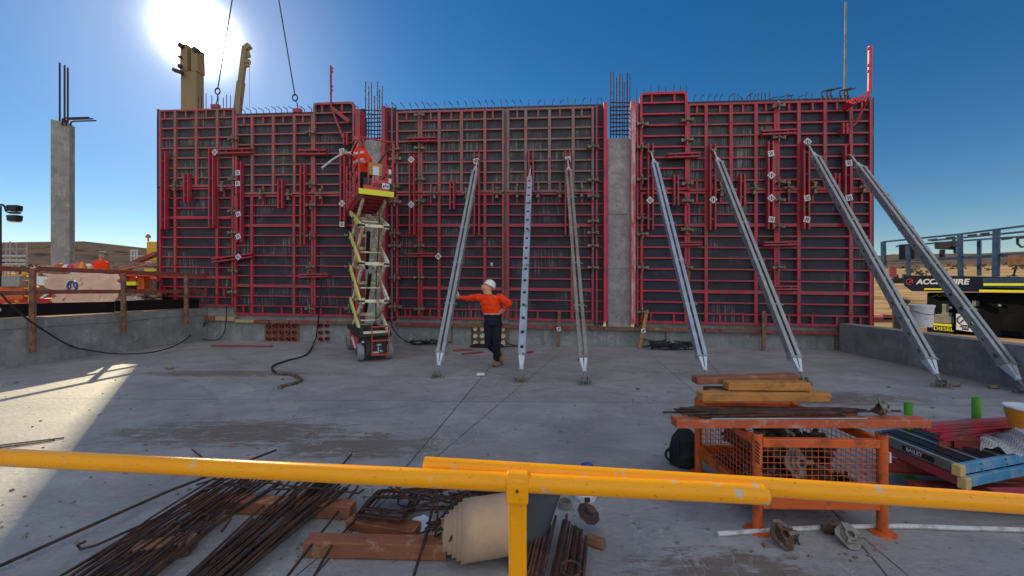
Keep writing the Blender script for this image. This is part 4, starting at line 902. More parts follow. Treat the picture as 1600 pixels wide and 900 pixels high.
# worker leaning on the first brace, seen from behind
D0 = 7.68
def q(px, py, D=D0): return W(px, py, D)
pr = thing('person', 'worker in orange shirt and white hard hat leaning one arm on the first brace', 'person', V((-.36, 7.72, 0)))
X = V((1, 0, 0)); Yv = V((0, 1, 0)); Z = V((0, 0, 1))
head = q(762.5, 449); neck = q(763, 459.5)
sL, sR = q(748.5, 464.5), q(782, 464.5); eL = q(731.5, 466.5, 7.80); wL = q(717.5, 464, 7.92); eR = q(796, 473.5, 7.62); wR = q(786, 487, 7.70)
hipL, hipR = q(763.5, 506), q(777, 506); kR = q(776, 538, 7.64); aR = q(775, 567, 7.70); kL = q(763.5, 538, 7.74); aL = q(781.5, 559, 7.92)
tR = V((-.37, 7.82, .035)); tL = q(784.5, 569.5, 7.96); tL.z = max(tL.z, .05)
mb = MB(); ball(mb, head, .098, 10, (.86, 1.02, 1.18)); caps(mb, [(neck+V((0, 0, .06)), .056), (neck-V((0, 0, .04)), .062)])
loft(mb, [(q(770, 500), X*.155, Yv*.11), (q(768, 486), X*.15, Yv*.10), (q(765.5, 472), X*.18, Yv*.105), (q(765, 464), X*.19, Yv*.09), (q(764, 460), X*.07, Yv*.06)])
for ch_ in ([(sL, .062), (eL, .045), (wL, .030)], [(sR, .062), (eR, .045), (wR, .030)], [(hipL, .085), (kL, .058), (aL, .042)], [(hipR, .085), (kR, .058), (aR, .042)]): caps(mb, ch_)
caps(mb, [(aL, .045), (tL, .035)]); caps(mb, [(aR, .045), (tR, .035)])
fd = V((-.15, .95, .25)).normalized(); ball(mb, head+fd*.10+V((0, 0, -.005)), .020); ball(mb, head+V((-.084, .0, -.01)), .022, 6, (.4, 1, 1.3)); ball(mb, head+V((.084, .0, -.01)), .022, 6, (.4, 1, 1.3))
hand(mb, wL, (wL-eL)+V((0, .03, .02)), (0, 0, 1), (0, -1, 0), .35); hand(mb, wR, (q(777, 489, 7.58)-wR), (0, 0, 1), (.5, -.8, 0), .4)
body = blob('body', mb, 'skin', pr, .011, 3)
mb = MB(); fr = frame(wL, (wL-eL), Z)
hand(mb, wL, (wL-eL)+V((0, .03, .02)), (0, 0, 1), (0, -1, 0), .35, 1.14); blob('glove', mb, 'glove', pr, .009, 2)
mb = MB()
loft(mb, [(q(768.5, 489.5), X*.175, Yv*.125), (q(767.5, 484), X*.185, Yv*.130), (q(765.5, 472), X*.205, Yv*.128), (q(765, 464.5), X*.205, Yv*.108), (q(764, 460.5), X*.085, Yv*.075)])
caps(mb, [(sL+V((.02, 0, 0)), .078), (eL, .060), (q(719.5, 464.5, 7.91), .042)]); caps(mb, [(sR-V((.02, 0, 0)), .078), (eR, .062), (q(788, 484.5, 7.70), .044)])
blob('shirt', mb, 'orange_cloth', pr, .012, 3, .04)
mb = MB(); loft(mb, [(q(768.7, 491.5), X*.165, Yv*.118), (q(768.6, 489.0), X*.182, Yv*.131)], 24); mb.build('shirt_hem', 'cloth_seam', pr)
mb = MB()
loft(mb, [(q(771, 508), X*.165, Yv*.13), (q(770, 500), X*.172, Yv*.132), (q(768.5, 488), X*.165, Yv*.118)])
caps(mb, [(hipL, .105), (kL, .078), (q(779, 553.5, 7.88), .064)]); caps(mb, [(hipR, .105), (kR, .080), (q(775.5, 561.5, 7.70), .066)])
blob('trousers', mb, 'navy_cloth', pr, .013, 4, .02)
boot('boot', pr, aR-V((0, 0, .01)), tR); boot('boot', pr, aL, tL)
mb = MB(); hm = Matrix.Translation(head+V((.03, -.012, .03))) @ Matrix.Rotation(R(28), 4, 'Y') @ Matrix.Rotation(R(-12), 4, 'X'); mb.mx = hm
mb.lathe((0, 0, 0), [(.135, -.012), (.137, -.004), (.120, .0), (.118, .035), (.103, .080), (.070, .112), (.03, .126)], 26); mb.bar((0, -.115, .06), (0, .115, .06), .001, .001)
mb.tube([(0, -.112, .04), (0, -.085, .098), (0, 0, .130), (0, .085, .098), (0, .112, .04)], .010, 6); mb.build('hard_hat', 'helmet', pr, smooth=True)
mb = MB(); hx = [(head+V((-.02, -.01, .055)), X*.105, Yv*.112), (head+V((-.025, -.012, -.02)), X*.112, Yv*.115), (head+V((-.01, -.012, -.09)), X*.078, Yv*.085), (head+V((.0, -.012, -.14)), X*.088, Yv*.085)]
loft(mb, hx, 22); blob('neck_flap', mb, 'neck_flap', pr, .011, 2, .02)

# worker bending in the lift basket
lp = thing('person', 'worker in orange shirt bending forward at the left rail of the raised lift basket', 'person', LP(-.2, 0, 3.69))
def lq(px, py, D=8.95): return W(px, py, D)
fx = LP(1, 0, 0)-LP(0, 0, 0); fy = LP(0, 1, 0)-LP(0, 0, 0)
hp = lq(571, 271); ch1 = lq(564, 254, 8.9); ch2 = lq(559.5, 240, 8.85); hd = lq(559, 223.5, 8.95); sh = lq(568, 238, 8.9); sh2 = lq(553, 240, 8.8); el = lq(547, 243.5, 8.6); wr_ = lq(543.5, 240, 8.5); el2 = lq(577, 250, 8.75); wr2 = lq(570, 254, 8.6)
mb = MB(); ball(mb, hd, .1, 10, (.9, 1, 1.15)); caps(mb, [(hd, .06), (ch2, .07)]); caps(mb, [(hp, .13), (ch1, .135), (ch2, .13)])
caps(mb, [(sh2, .06), (el, .045), (wr_, .032)]); caps(mb, [(sh, .06), (el2, .045), (wr2, .032)])
k1, a1 = lq(562, 283, 8.8), lq(562, 300.5, 9.0); k2, a2 = lq(572, 286, 8.9), lq(571, 300, 9.1)
caps(mb, [(hp, .10), (k1, .062), (a1, .045)]); caps(mb, [(hp, .10), (k2, .062), (a2, .045)]); ball(mb, hd+V((-.02, .09, 0)), .02)
hand(mb, wr_, (-.6, -.2, .1), (0, 0, 1), (0, -1, 0), .5); hand(mb, wr2, (-.6, -.2, .1), (0, 0, 1), (0, -1, 0), .5)
blob('body', mb, 'skin', lp, .012, 3)
mb = MB(); caps(mb, [(hp+V((0, 0, .02)), .165), (ch1, .175), (ch2, .165)]); caps(mb, [(sh2, .082), (el, .066), (lq(545, 241, 8.53), .045)]); caps(mb, [(sh, .085), (el2, .07), (lq(571.5, 253.6, 8.63), .045)])
blob('shirt', mb, 'orange_cloth', lp, .013, 3, .03)
def bandring(c, d, r, m_='silver_tape'):
    mb = MB(); mb.lathe(V(c)-V(d).normalized()*.025, [(r, 0), (r, .05)], 22, d); mb.build('reflective_band', m_, lp)
bandring(ch1+V((0, 0, .03)), ch2-hp, .184); bandring(ch2-V((0, 0, .02)), ch2-hp, .176); bandring(sh2.lerp(el, .5), el-sh2, .079)
mb = MB(); caps(mb, [(hp-V((0, 0, .03)), .165), (k1, .085), (lq(562, 297, 8.95), .07)]); caps(mb, [(hp, .15), (k2, .085), (lq(571, 297, 9.05), .07)]); blob('trousers', mb, 'navy_cloth', lp, .014, 4, .02)
for a_ in (a1, a2): boot('boot', lp, V((a_.x, a_.y, 3.76)), V((a_.x-.08, a_.y-.12, 3.725)))
mb = MB(Matrix.Translation(hd+V((0, 0, .03))) @ Matrix.Rotation(R(-25), 4, 'Y')); mb.lathe((0, 0, 0), [(.140, -.012), (.140, -.004), (.120, 0), (.117, .04), (.10, .085), (.06, .118), (.02, .128)], 22); mb.build('hard_hat', 'lift_red', lp, smooth=True)
mb = MB(); mb.tube([lq(544.5, 238, 8.5), lq(532, 242, 8.5), lq(520, 249, 8.5), lq(503, 262.5, 8.5)], .020, 8); tag(mb.build('bent_tube', 'white_plastic', smooth=True), 'thin white bent tube held out by the worker in the lift basket', 'tube')
mb = MB(); mb.tube([lq(545, 238, 8.48), lq(552, 243, 8.5)], .018, 8); tag(mb.build('tube_end', 'white_plastic'), 'short white end of tube in the hand of the lift worker', 'tube')

# worker behind the left railing
D3 = 12.4
def tq(px, py, D=D3): return W(px, py, D)
tp = thing('person', 'worker in orange red shirt and grey cap seen behind the left timber railing', 'person', V((tq(156, 450).x, D3, gh(-13, 12))))
hd = tq(160.5, 399.5); mb = MB(); zb = gh(-13, 12)
ball(mb, hd, .105, 10, (.95, 1, 1.12)); cx = tq(156, 450).x
loft(mb, [((cx, D3, zb+.85), X*.15, Yv*.11), ((cx, D3, zb+1.15), X*.18, Yv*.12), ((cx+.02, D3, 2.42), X*.20, Yv*.11), ((cx+.05, D3, 2.50), X*.08, Yv*.08), (hd-V((0, 0, .05)), X*.06, Yv*.06)])
for s in (-1, 1): caps(mb, [((cx+s*.20, D3, 2.36), .06), ((cx+s*.27, D3-.05, 2.08), .05), ((cx+s*.12, D3-.28, 1.95), .034)]); caps(mb, [((cx+s*.09, D3, zb+.9), .09), ((cx+s*.1, D3, zb+.5), .06), ((cx+s*.1, D3, zb+.06), .05), ((cx+s*.1, D3-.14, zb+.05), .04)]); hand(mb, (cx+s*.12, D3-.28, 1.95), (-s*.4, -.6, 0), (0, 0, 1), (0, 0, 1), .4)
ball(mb, hd+V((.098, -.03, -.02)), .02)
blob('body', mb, 'skin', tp, .013, 3)
mb = MB(); loft(mb, [((cx, D3, zb+.82), X*.19, Yv*.15), ((cx, D3, zb+1.15), X*.22, Yv*.15), ((cx+.02, D3, 2.42), X*.23, Yv*.13), ((cx+.04, D3, 2.50), X*.10, Yv*.09)])
for s in (-1, 1): caps(mb, [((cx+s*.19, D3, 2.37), .085), ((cx+s*.27, D3-.05, 2.08), .068), ((cx+s*.14, D3-.26, 1.96), .048)])
blob('shirt', mb, 'red_old' if False else 'orange_cloth', tp, .014, 3, .03)
mb = MB()
for s in (-1, 1): caps(mb, [((cx+s*.09, D3, zb+.9), .11), ((cx+s*.1, D3, zb+.5), .085), ((cx+s*.1, D3, zb+.12), .07)])
blob('trousers', mb, 'navy_cloth', tp, .015, 3)
mb = MB(Matrix.Translation(hd+V((0, 0, .045)))); mb.lathe((0, 0, 0), [(.112, -.01), (.114, .03), (.10, .07), (.05, .095)], 22); mb.prism([(.06, -.08, .0), (.20, -.05, .004), (.21, .03, .004), (.06, .08, .0)], (0, 0, .012)); mb.build('cap', 'cap', tp, smooth=True)
mb = MB(); mb.lathe((cx, D3, 2.10), [(.21, 0), (.21, .05)], 24); mb.build('reflective_band', 'silver_tape', tp)
# ------------------------------------------------------------------ hoses, cables, litter by the wall
def hose(pts, r, label, m='hose', name='hose', cat='hose', grp=None):
    # Catmull-Rom through the points
    P = [V(p) for p in pts]; P = [P[0]*2-P[1]]+P+[P[-1]*2-P[-2]]; out = []
    for i in range(1, len(P)-2):
        for k in range(8):
            t = k/8; a, b, c, d = P[i-1:i+3]
            out.append(.5*((2*b)+(c-a)*t+(2*a-5*b+4*c-d)*t*t+(3*b-a-3*c+d)*t**3))
    out.append(P[-2]); mb = MB(); mb.tube(out, r, 8)
    return tag(mb.build(name, m, smooth=True), label, cat, grp)
rnd = random.Random(11)
hose([W(0, 458, 7.0), W(30, 488, 7.2), W(62, 512, 7.5), G(110, 540, .32), G(150, 549, .18), G(190, 553, .10), G(240, 550, .09), G(280, 537, .12), WP(305, 517, .12), WP(322, 503, .2)], .016, 'thin black cable sagging from the left railing across the floor to the formwork corner')
hose([WP(354, 478, .2), WP(353, 505, .13), WP(349, 522, .10), WPz(340, .03, .15), WPz(322, .025, .2), WPz(312, .12, .12), WP(322, 503, .16)], .014, 'short black cable looping at the foot of the base, left end')
hose([WP(502, 440, .2), WP(499, 480, .2), WP(495, 520, .12), WPz(493, .10, .14), G(480, 553, .02), G(450, 563, .02), G(428, 571, .02), G(426, 578, .02), G(434, 584, .02)], .019, 'black hose dropping past the second pipe cluster and curling onto the floor')
hose([G(434, 584, .025), G(456, 585, .025), G(470, 592, .025), G(462, 598, .025), G(446, 602, .025), G(436, 606, .025)], .030, 'thick dark braided hose end lying in a curl on the floor', 'rust_iron')
hose([WP(610, 500, .35), WP(615, 515, .25), WPz(628, .16, .25), WPz(645, .03, .3), WPz(672, .03, .3), WPz(700, .03, .2)], .016, 'black cable running from behind the lift to the hose heap')
hose([WPz(735, .03, .5), WPz(765, .03, .7), WPz(792, .03, .55), WPz(815, .04, .4), WPz(800, .03, .25), WPz(790, .1, .1)], .016, 'black cable lying behind the standing worker')
def heap(px0, px1, out0, out1, n, label, h=.12):
    mb = MB(); 
    for i in range(n):
        c = WPz(rnd.uniform(px0, px1), rnd.uniform(.02, h), rnd.uniform(out0, out1)); rr = rnd.uniform(.08, .2); a0 = rnd.uniform(0, 6)
        pts = [c+V((rr*1.7*math.cos(a0+t), rr*.6*math.sin(a0+t), .03*math.sin(2*t+a0)+.01)) for t in [k*.45 for k in range(rnd.randint(7, 14))]]
        mb.tube(pts, rnd.choice((.012, .016, .02)), 6)
    return tag(mb.build('hose_heap', 'hose', smooth=True), label, 'hose')
heap(655, 695, .15, .45, 9, 'small heap of black hose at the base left of the first brace foot'); heap(1022, 1082, .15, .6, 26, 'tangled heap of black hoses and straps on the floor behind the fourth brace foot', .2)
for x, l in ((772, 'black tool bag and leads on the floor behind the standing worker'), (748, 'flat black cloth on the floor left of the standing worker')):
    mb = MB(); c = WPz(x, .0, .55)
    loft(mb, [(c+V((0, 0, .0)), X*.26, Yv*.14), (c+V((.02, 0, .07)), X*.24, Yv*.12), (c+V((0, 0, .13 if x > 760 else .09)), X*.10, Yv*.06)])
    o = tag(mb.build('tool_bag', 'backpack', bevel=.01), l, 'bag')
mb = MB(); 
for i in range(6): c = WPz(1045+i*6, .10+.03*(i % 2), .4); mb.box(c, (.10, .08, .05+.03*(i % 3)), i)
tag(mb.build('power_tool', 'steel_dark', bevel=.01), 'dark power tools lying on the hose heap behind the fourth brace foot', 'tools')
mb = MB(); c = G(750, 588, .0); mb.bar(c+V((-.06, 0, .035)), c+V((.08, .02, .035)), .05, .05); tag(mb.build('paper_cup', 'white_plastic', bevel=.012), 'crushed white paper cup lying on the floor between first and second braces', 'cup')
mb = MB(); mb.lathe(WP(768, 416, FR+.0)-V((0, 0, .0)), [(.028, 0), (.04, .10)], 14); tag(mb.build('paper_cup', 'white_plastic', smooth=True), 'white paper cup standing on a red rib above the worker', 'cup')
for x, y, l in ((1492, 604, 'pale broken lump on the floor by the right low wall'), (265, 577, 'small dark lump on the floor left of centre'), (1553, 607, 'dark offcut on the floor near the last brace foot')):
    mb = MB(); c = G(x, y, .0); ball(mb, c+V((0, 0, .03)), .06, 5, (1.5, .8, .6)); o = mb.build('rubble_lump', 'rock'); tag(o, l, 'rubble')
mb = MB()
for i in range(420):
    px, py = rnd.uniform(-100, 1500), rnd.uniform(560, 880)
    c = G(px, py, .0); s = rnd.uniform(.004, .013)*(1 if rnd.random() < .93 else 2.2)
    if c.x < lx(c.y)+.1 or c.x > rx(c.y)-.1: continue
    a = rnd.uniform(0, 6); mb.hexa([c+V((math.cos(a+k*1.57)*s*(1+.4*rnd.random()), math.sin(a+k*1.57)*s, z)) for z in (0.001, s*.9) for k in range(4)])
tag(mb.build('crumbs', 'rock'), 'tiny dark crumbs of debris scattered over the whole floor', 'debris', kind='stuff')
# lifting lines
def line(p, q_, r, label, m='steel_dark'):
    mb = MB(); mb.tube([p, q_], r, 6); return tag(mb.build('crane_cable', m), label, 'cable')
for a, b, c, l in (((429, -40), (461, 150), 464, 'dark lifting line and hook over the second panel'), ((353, 60), (340, 140), 337, 'lifting line and hook coming out of the sun glare at the left corner')):
    rt = thing('crane_hook', l, 'crane hook', WP(c, T(c)-2, -.1))
    p0 = WP(a[0], a[1], .3 if a[1] > 0 else .5); p1 = WP(b[0], b[1], .0)
    if a[1] > 0: p0 = p1+(p0-p1)*2.2
    else: p0 = p1+(p0-p1)*2.5
    mb = MB(); mb.tube([p0, p1], .016, 6); mb.build('rope', 'steel_dark', rt)
    mb = MB(); rr = .075; cc = p1-V((0, 0, .05)); mb.tube([cc+V((rr*math.cos(t), 0, rr*1.3*math.sin(t))) for t in [k*math.pi/8 for k in range(16)]], .02, 6, closed=True); mb.build('ring', 'steel_dark', rt)
    yy0 = T(c)-(14 if c < 400 else 4)
    mb = MB(); e = WP(c+ (0 if c < 400 else 1), yy0, -.02); mb.tube([cc-V((0, 0, rr)), cc.lerp(e, .5)+V((.03, 0, 0)), e], .015, 6); mb.build('chain', 'steel_dark', rt)
    mb = MB(); mb.bar(e-V((.12, 0, .02)), e+V((.12, 0, -.02)), .12, .12); mb.bar(e-V((0, 0, .02)), e-V((0, 0, .25)), .1, .05, WN); mb.build('lifting_clamp', 'red', rt, bevel=.01)
# guard post brackets on top of the wall
g1 = thing('guard_post', 'slim dark guard post clamped above the rounded narrow panel, left of the lift', 'guard post', WP(517, 160, .15))
mb = MB(); mb.tube([WP(517, 103, .18), WP(517.3, 168, .18)], .03, 8); mb.build('post', 'pipe_red', g1)
for y in (107, 112, 135, 141): mb = MB(); mb.bar(WP(517, y, .18), WP(520, y, .18), .03, .05); mb.build('rail_hook', 'pipe_red', g1)
mb = MB(); mb.bar(WP(517.5, 166, .18), WP(536, 215, .2), .05, .05, WN); mb.build('strut', 'red', g1)
mb = MB(); mb.bar(WP(519, 169, .2), WP(546, 190, .2), .10, .05, WN); mb.build('arm', 'red', g1)
waler(539, 208, 539, 226, 'stub of a vertical red pair under the guard post left of the lift', (), 2.6)
g2 = thing('guard_post', 'bright red guard post bracket angled off the top right corner of the wall', 'guard post', WP(1345, 160, .3))
Dg = WP(1345, 160, .6).y
mb = MB(); mb.bar(W(1359.5, 72, Dg), W(1358.8, 145, Dg), .075, .055, WN); mb.build('post', 'red_bright', g2, bevel=.005)
for y in (77, 103, 112): mb = MB(); mb.bar(W(1359, y, Dg), W(1355.5, y-1, Dg), .03, .06); mb.build('rail_hook', 'red', g2)
mb = MB(); mb.bar(W(1358, 143, Dg), W(1336, 157, Dg), .05, .05); mb.bar(W(1359, 148, Dg), W(1339, 160, Dg), .05, .05); mb.bar(W(1336, 157, Dg), WP(1318, 169, .2), .16, .08, WN); mb.build('arm', 'red_bright', g2, bevel=.004)
mb = MB(); mb.tube([W(1358.6, 144, Dg), W(1357, 153, Dg), WP(1349, 169, .30), WP(1337, 192, .22), WP(1324, 203, .2)], .03, 8); mb.build('strut', 'red', g2, smooth=True)
waler(1321.5, 192, 1321.5, 209, 'stub of a vertical red pair under the guard post at the right corner', (), 3)
mb = MB(); mb.tube([W(1321.5, 4, 14.5), W(1320, 150, 14.5)], .035, 8); mb.tube([W(1320, 150, 14.5), V((W(1320, 150, 14.5).x, 14.5, .6))], .06, 8); tag(mb.build('tall_pole', 'galv_dull'), 'tall thin pale pole rising from behind the wall near its right corner', 'pole')

# ------------------------------------------------------------------ yellow handrail in front
def Ax(x): return 1.10-.0679*(x+1.467)
rlg = thing('handrail', 'yellow painted pipe handrail with one post, crossing the whole foreground', 'handrail', (.015, 1.01, 0))
mb = MB(); p = V((-2.6, Ax(-2.6), 1.1)); q0 = V((.624, Ax(.624), 1.085)); mb.tube([p, V((-1.46, 1.10, 1.115)), q0], .0235, 28); mb.build('rail_pipe', 'yellow', rlg, smooth=True)
mb = MB(); d = (q0-p).normalized(); mb.lathe(q0-d*.002, [(.0236, 0), (.0243, .003), (.0236, .008), (.0205, .012), (.019, .012)], 28, d); mb.build('end_cap', 'yellow', rlg, smooth=True)
mb = MB(); p = V((-.243, Ax(-.243)+.052, 1.106)); q1 = V((2.4, Ax(2.4)+.050, 1.010)); mb.tube([p, V((.65, Ax(.65)+.046, 1.082)), V((1.28, Ax(1.28)+.05, 1.058)), q1], .0235, 28); mb.build('rail_pipe', 'yellow', rlg, smooth=True)
fx_ = .015; fyc = Ax(fx_)+.022
mb = MB(); dd = V((1, -.0679, 0)).normalized(); nn = V((.0679, 1, 0)).normalized(); c = V((fx_, Ax(fx_), 1.092))
a, b = c-dd*.028, c+dd*.028
prof = []
for k in range(9): t = R(180+ -k*22.5); prof.append((.0285*math.cos(t), .0285*math.sin(t)))        # over the front pipe
prof = [(-.0285, -.042)]+prof[:7]+[(.030, .014), (.045, .0285), (.060, .024), (.076, .010), (.079, -.03), (.05, -.042)]
mb.prism([a+nn*x+Z*(z+.003) for x, z in prof], dd*.056); mb.build('fitting', 'yellow', rlg, bevel=.003)
mb = MB(); mb.lathe(c-nn*.0292+Z*(-.006)+dd*.0, [(.0042, 0), (.0042, .0015)], 12, -nn); mb.build('screw_hole', 'rebar_rust', rlg)
mb = MB(); mb.box((fx_+.001, fyc, .53), (.047, .047, 1.06), -.068); mb.build('post', 'yellow', rlg, bevel=.007)
mb = MB(); mb.box((fx_, fyc, .008), (.14, .14, .012)); mb.build('foot_plate', 'yellow', rlg, bevel=.003)

# ------------------------------------------------------------------ loose timbers and rebar in the foreground
def timber(p, q_, wd, ht, m, label, grp=None, bev=.006, name='timber_beam'):
    mb = MB(); mb.bar(p, q_, wd, ht); return tag(mb.build(name, m, bevel=bev), label, 'timber', grp)
timber(G(300, 783, .05), G(552, 796, .05), .10, .09, 'timber_red', 'reddish timber under the long rebar bundles, just beyond the yellow rail')
timber(G(480, 851, .05), G(700, 856, .05), .10, .09, 'timber_red', 'long brown timber on the floor left of the beige roll')
timber(G(549, 812, .035), G(652, 830, .035), .12, .06, 'timber_red', 'short red timber block under the nested bent ties')
timber(V((-.80, 1.93, 0)), V((-.80, 1.93, .12)), .085, .05, 'timber_pale', 'small pale upright timber offcut at the bottom edge of the photo')
timber(G(918, 842, .03), G(945, 850, .03), .05, .05, 'timber_brown', 'small brown timber offcut beside the bar bundle with the rusty plate')
timber(G(210, 862, .045), G(302, 850, .045), .10, .08, 'timber_brown', 'short dark timber hidden under the left rebar bundle')
def rod(pts, r, label, grp, m='rebar', bend=0):
    mb = MB(); mb.tube(pts, r, 7); return tag(mb.build('rebar_rod', m, smooth=True), label, 'rebar', grp)
GA = 'long rebar rods in the left foreground bundle'; GB = 'long rebar rods in the right foreground bundle'
# fan of separate rods at the left
SEP = [((-20, 893), (262, 768), (432, 703), .010, 'long dark rod lying farthest left, running up to the yellow rail'), ((100, 897), (270, 798), (352, 744), .008, 'dark rod just right of the farthest left one'),
       ((160, 905), (300, 820), (420, 742), .008, 'rod of the left fan crossing the reddish timber end'), ((455, 780), (430, 795), (372, 850), .007, 'thin rod crossing over the left bundle toward the right bundle'),
       ((600, 765), (520, 850), (470, 935), .008, 'thin straight rod between the right bundle and the brown timber'), ((560, 760), (500, 835), (430, 925), .008, 'thin straight rod close along the right bundle')]
for a, b, c, r, l in SEP: rod([G(*a, .03), G(*b, .08), G(*c, .10)], r, l, None)
mb = None
hk = [G(121, 852, .05), G(126, 858, .03), G(150, 852, .04), G(240, 812, .07), G(350, 752, .10)]
rod([G(133, 846, .07)]+hk, .008, 'rod with an open hook at its near end, left of the bundle', None)
for i in range(27):          # left bundle
    t = i/26; x0 = 85+150*t+rnd.uniform(-9, 9); x1 = 340+100*t+rnd.uniform(-10, 10); y1 = 738+22*rnd.random(); z = .10+.02*(i % 3)
    mx_ = (x0*.45+x1*.55)+rnd.uniform(-6, 6)-10*t; my = 905*.45+y1*.55+rnd.uniform(-4, 4)
    pts = [G(x0-90, 985, .03+.012*(i % 4)), G(x0, 908, .05+.012*(i % 4)), G(mx_, my, .075+.012*(i % 3)), G(x1, y1, z)]
    if i in (3, 9, 16, 22):
        e = G(x1, y1, z); pts += [e+V((.02, .03, .012)), e+V((.05, .02, .04)), e+V((.05, -.05, .05))]
    rod(pts, .0068, 'rusty dark rod inside the left foreground rebar bundle', GA, 'rebar' if i % 3 else 'rebar_rust')
for i, (x, y) in enumerate(((255, 830), (275, 812), (300, 818), (262, 850), (338, 812))):   # hooked ends coming up
    e = G(x, y, .09); rod([G(x-95, y+62, .07), G(x-40, y+24, .08), e, e+V((.03, .05, .035)), e+V((.07, .05, .02)), e+V((.085, .0, -.01)), e+V((.08, -.06, -.04))], .0085, ['hooked rod end low on the left bundle', 'hooked rod end in the middle of the left bundle', 'hooked rod end standing up right of the left bundle middle', 'hooked rod end nearest the camera on the left bundle', 'hooked rod end nearest the right bundle'][i], None)
for i in range(36):          # right bundle
    t = i/35; row = i % 3; x0 = 288+78*t+rnd.uniform(-4, 4); x1 = 484+62*t+rnd.uniform(-5, 5); y1 = 726+30*rnd.random()+8*t; z = .10+.018*row
    pts = [G(x0-95, 985, .02+.02*row), G(x0-10, 915, .03+.02*row), G((x0+x1)/2+rnd.uniform(-3, 3), (915+y1)/2-4, .07+.018*row), G(x1, y1, z)]
    rod(pts, .0074, 'straight rod packed in the right foreground rebar bundle', GB, 'rebar' if i % 4 else 'rebar_rust')
rod([G(508, 752, .14), G(528, 734, .15), G(549, 710, .15)], .009, 'rod end of the right bundle reaching above the yellow rail', None)
for i, (x, y, x2, y2) in enumerate(((330, 880, 385, 835), (355, 850, 395, 812))): rod([G(x, y, .10), G(x2, y2, .11)], .012, ['short thick rod lying on the right bundle near the bottom', 'short thick rod lying on the right bundle, higher up'][i], None)
for i, (x0, y0, x1, y1) in enumerate(((318, 765, 395, 763), (350, 756, 470, 762), (420, 765, 560, 771), (306, 758, 352, 750))):
    a = G(x0, y0, .13); b = G(x1, y1, .12); rod([a+V((.02, .04, 0)), a, a.lerp(b, .5)+V((0, .03, .01)), b, b+V((.02, .05, 0))], .007, 'thin bent bar laid crosswise over the far ends of the rods, '+['left', 'middle', 'right', 'farthest left'][i], None)
rod([G(300, 702, .0), G(352, 744, .12)], .006, 'short thin bar crossing behind the yellow rail at left', None)
for i, (a, b) in enumerate((((-10, 697), (100, 684)), ((-10, 701), (85, 688)))): rod([G(*a, .01), G(*b, .01)], .007, ['upper thin rod lying on the sunlit floor at the left edge', 'lower thin rod lying on the sunlit floor at the left edge'][i], None)
rod([G(372, 755, .01), G(383, 742, .01)], .006, 'tiny offcut of bar just below the yellow rail', None)
rod([G(682, 762, .35), G(668, 830, .12), G(645, 905, .05)], .009, 'thin black bar leaning down past the paper sheet', None)
# nested bent ties
GT = 'stack of bent rebar ties'
for i in range(13):
    z = .075+.013*(i % 7); k = i // 7; s = 1-.05*(i % 4)
    c = G(604+5*rnd.uniform(-1, 1)+8*k, 793-10*k, z); a = rnd.uniform(-.12, .12)-.15; ww, hh = .165*s, .13*s
    mb = MB(); pts = []
    for sx, sy in ((-1, -1), (1, -1), (1, 1), (-1, 1)):
        for e in range(3):
            t = math.atan2(sy, sx)+(e-1)*.5; pts.append(V((sx*(ww-.02)+.02*math.cos(t), sy*(hh-.02)+.02*math.sin(t), 0)))
    mb.tube([c+Matrix.Rotation(a, 3, 'Z')@p+V((0, 0, .008*math.sin(j))) for j, p in enumerate(pts)], .0065, 6, closed=True)
    tag(mb.build('rebar_tie', 'rebar', smooth=True), 'bent square rebar tie stacked on the short red timber block', 'rebar tie', GT)
GU = 'loose pile of bent bars behind the beige roll'
for i in range(34):
    x = rnd.uniform(640, 792); y = rnd.uniform(752, 792); z = rnd.uniform(.04, .20); c = G(x, y+6, z); a = rnd.uniform(-.7, .9); l = rnd.uniform(.14, .30)
    d = V((math.cos(a), math.sin(a), rnd.uniform(-.15, .15))); e = V((-d.y, d.x, rnd.uniform(-.4, .4)))*rnd.uniform(.05, .16)
    mb = MB(); mb.tube([c-d*l+e, c-d*l+e*.15, c-d*(l-.02), c+d*(l-.02), c+d*l+e*.15, c+d*l+e], .0065, 6)
    tag(mb.build('bent_bar', 'rebar' if i % 3 else 'rebar_rust', smooth=True), 'dark bent bar in the loose pile behind the beige roll', 'bent bar', GU)
GV = 'short bars tangled left of the beige roll'
for i in range(16):
    c = G(rnd.uniform(680, 710), rnd.uniform(795, 830), rnd.uniform(.08, .2)); d = V((rnd.uniform(-.03, .10), rnd.uniform(-.02, .16), rnd.uniform(-.03, .08)))
    mb = MB(); mb.tube([c-d, c-d*.3+V((.01, 0, .01)), c+d], .0065, 6); tag(mb.build('bent_bar', 'rebar', smooth=True), 'short dark bar in the tangle left of the beige roll', 'bent bar', GV)
# white tagged wire by the ties
mb = MB(); c = G(572, 775, .05)
for i in range(6): t = i; mb.tube([c+V((.05*math.cos(t+k*.8), .04*math.sin(t+k*.8), .02+.01*k)) for k in range(6)], .004, 5)
tag(mb.build('wire_tangle', 'galv', smooth=True), 'small tangle of grey wire behind the nested ties', 'wire')
# paper
mb = MB(); P = [G(638, 818, .030), G(655, 832, .008), G(676, 815, .045), G(662, 801, .075)]; n = 5; 
mb.add([P[0].lerp(P[1], u).lerp(P[3].lerp(P[2], u), v)+V((0, 0, .012*math.sin(u*3+v*5))) for v in [k/n for k in range(n+1)] for u in [k/n for k in range(n+1)]], [(j*(n+1)+i, j*(n+1)+i+1, (j+1)*(n+1)+i+1, (j+1)*(n+1)+i) for j in range(n) for i in range(n)])
ps = tag(mb.build('paper_sheet', 'paper', recalc=False, solid=.002), 'bluish white delivery sheet lying between the ties and the beige roll', 'paper')
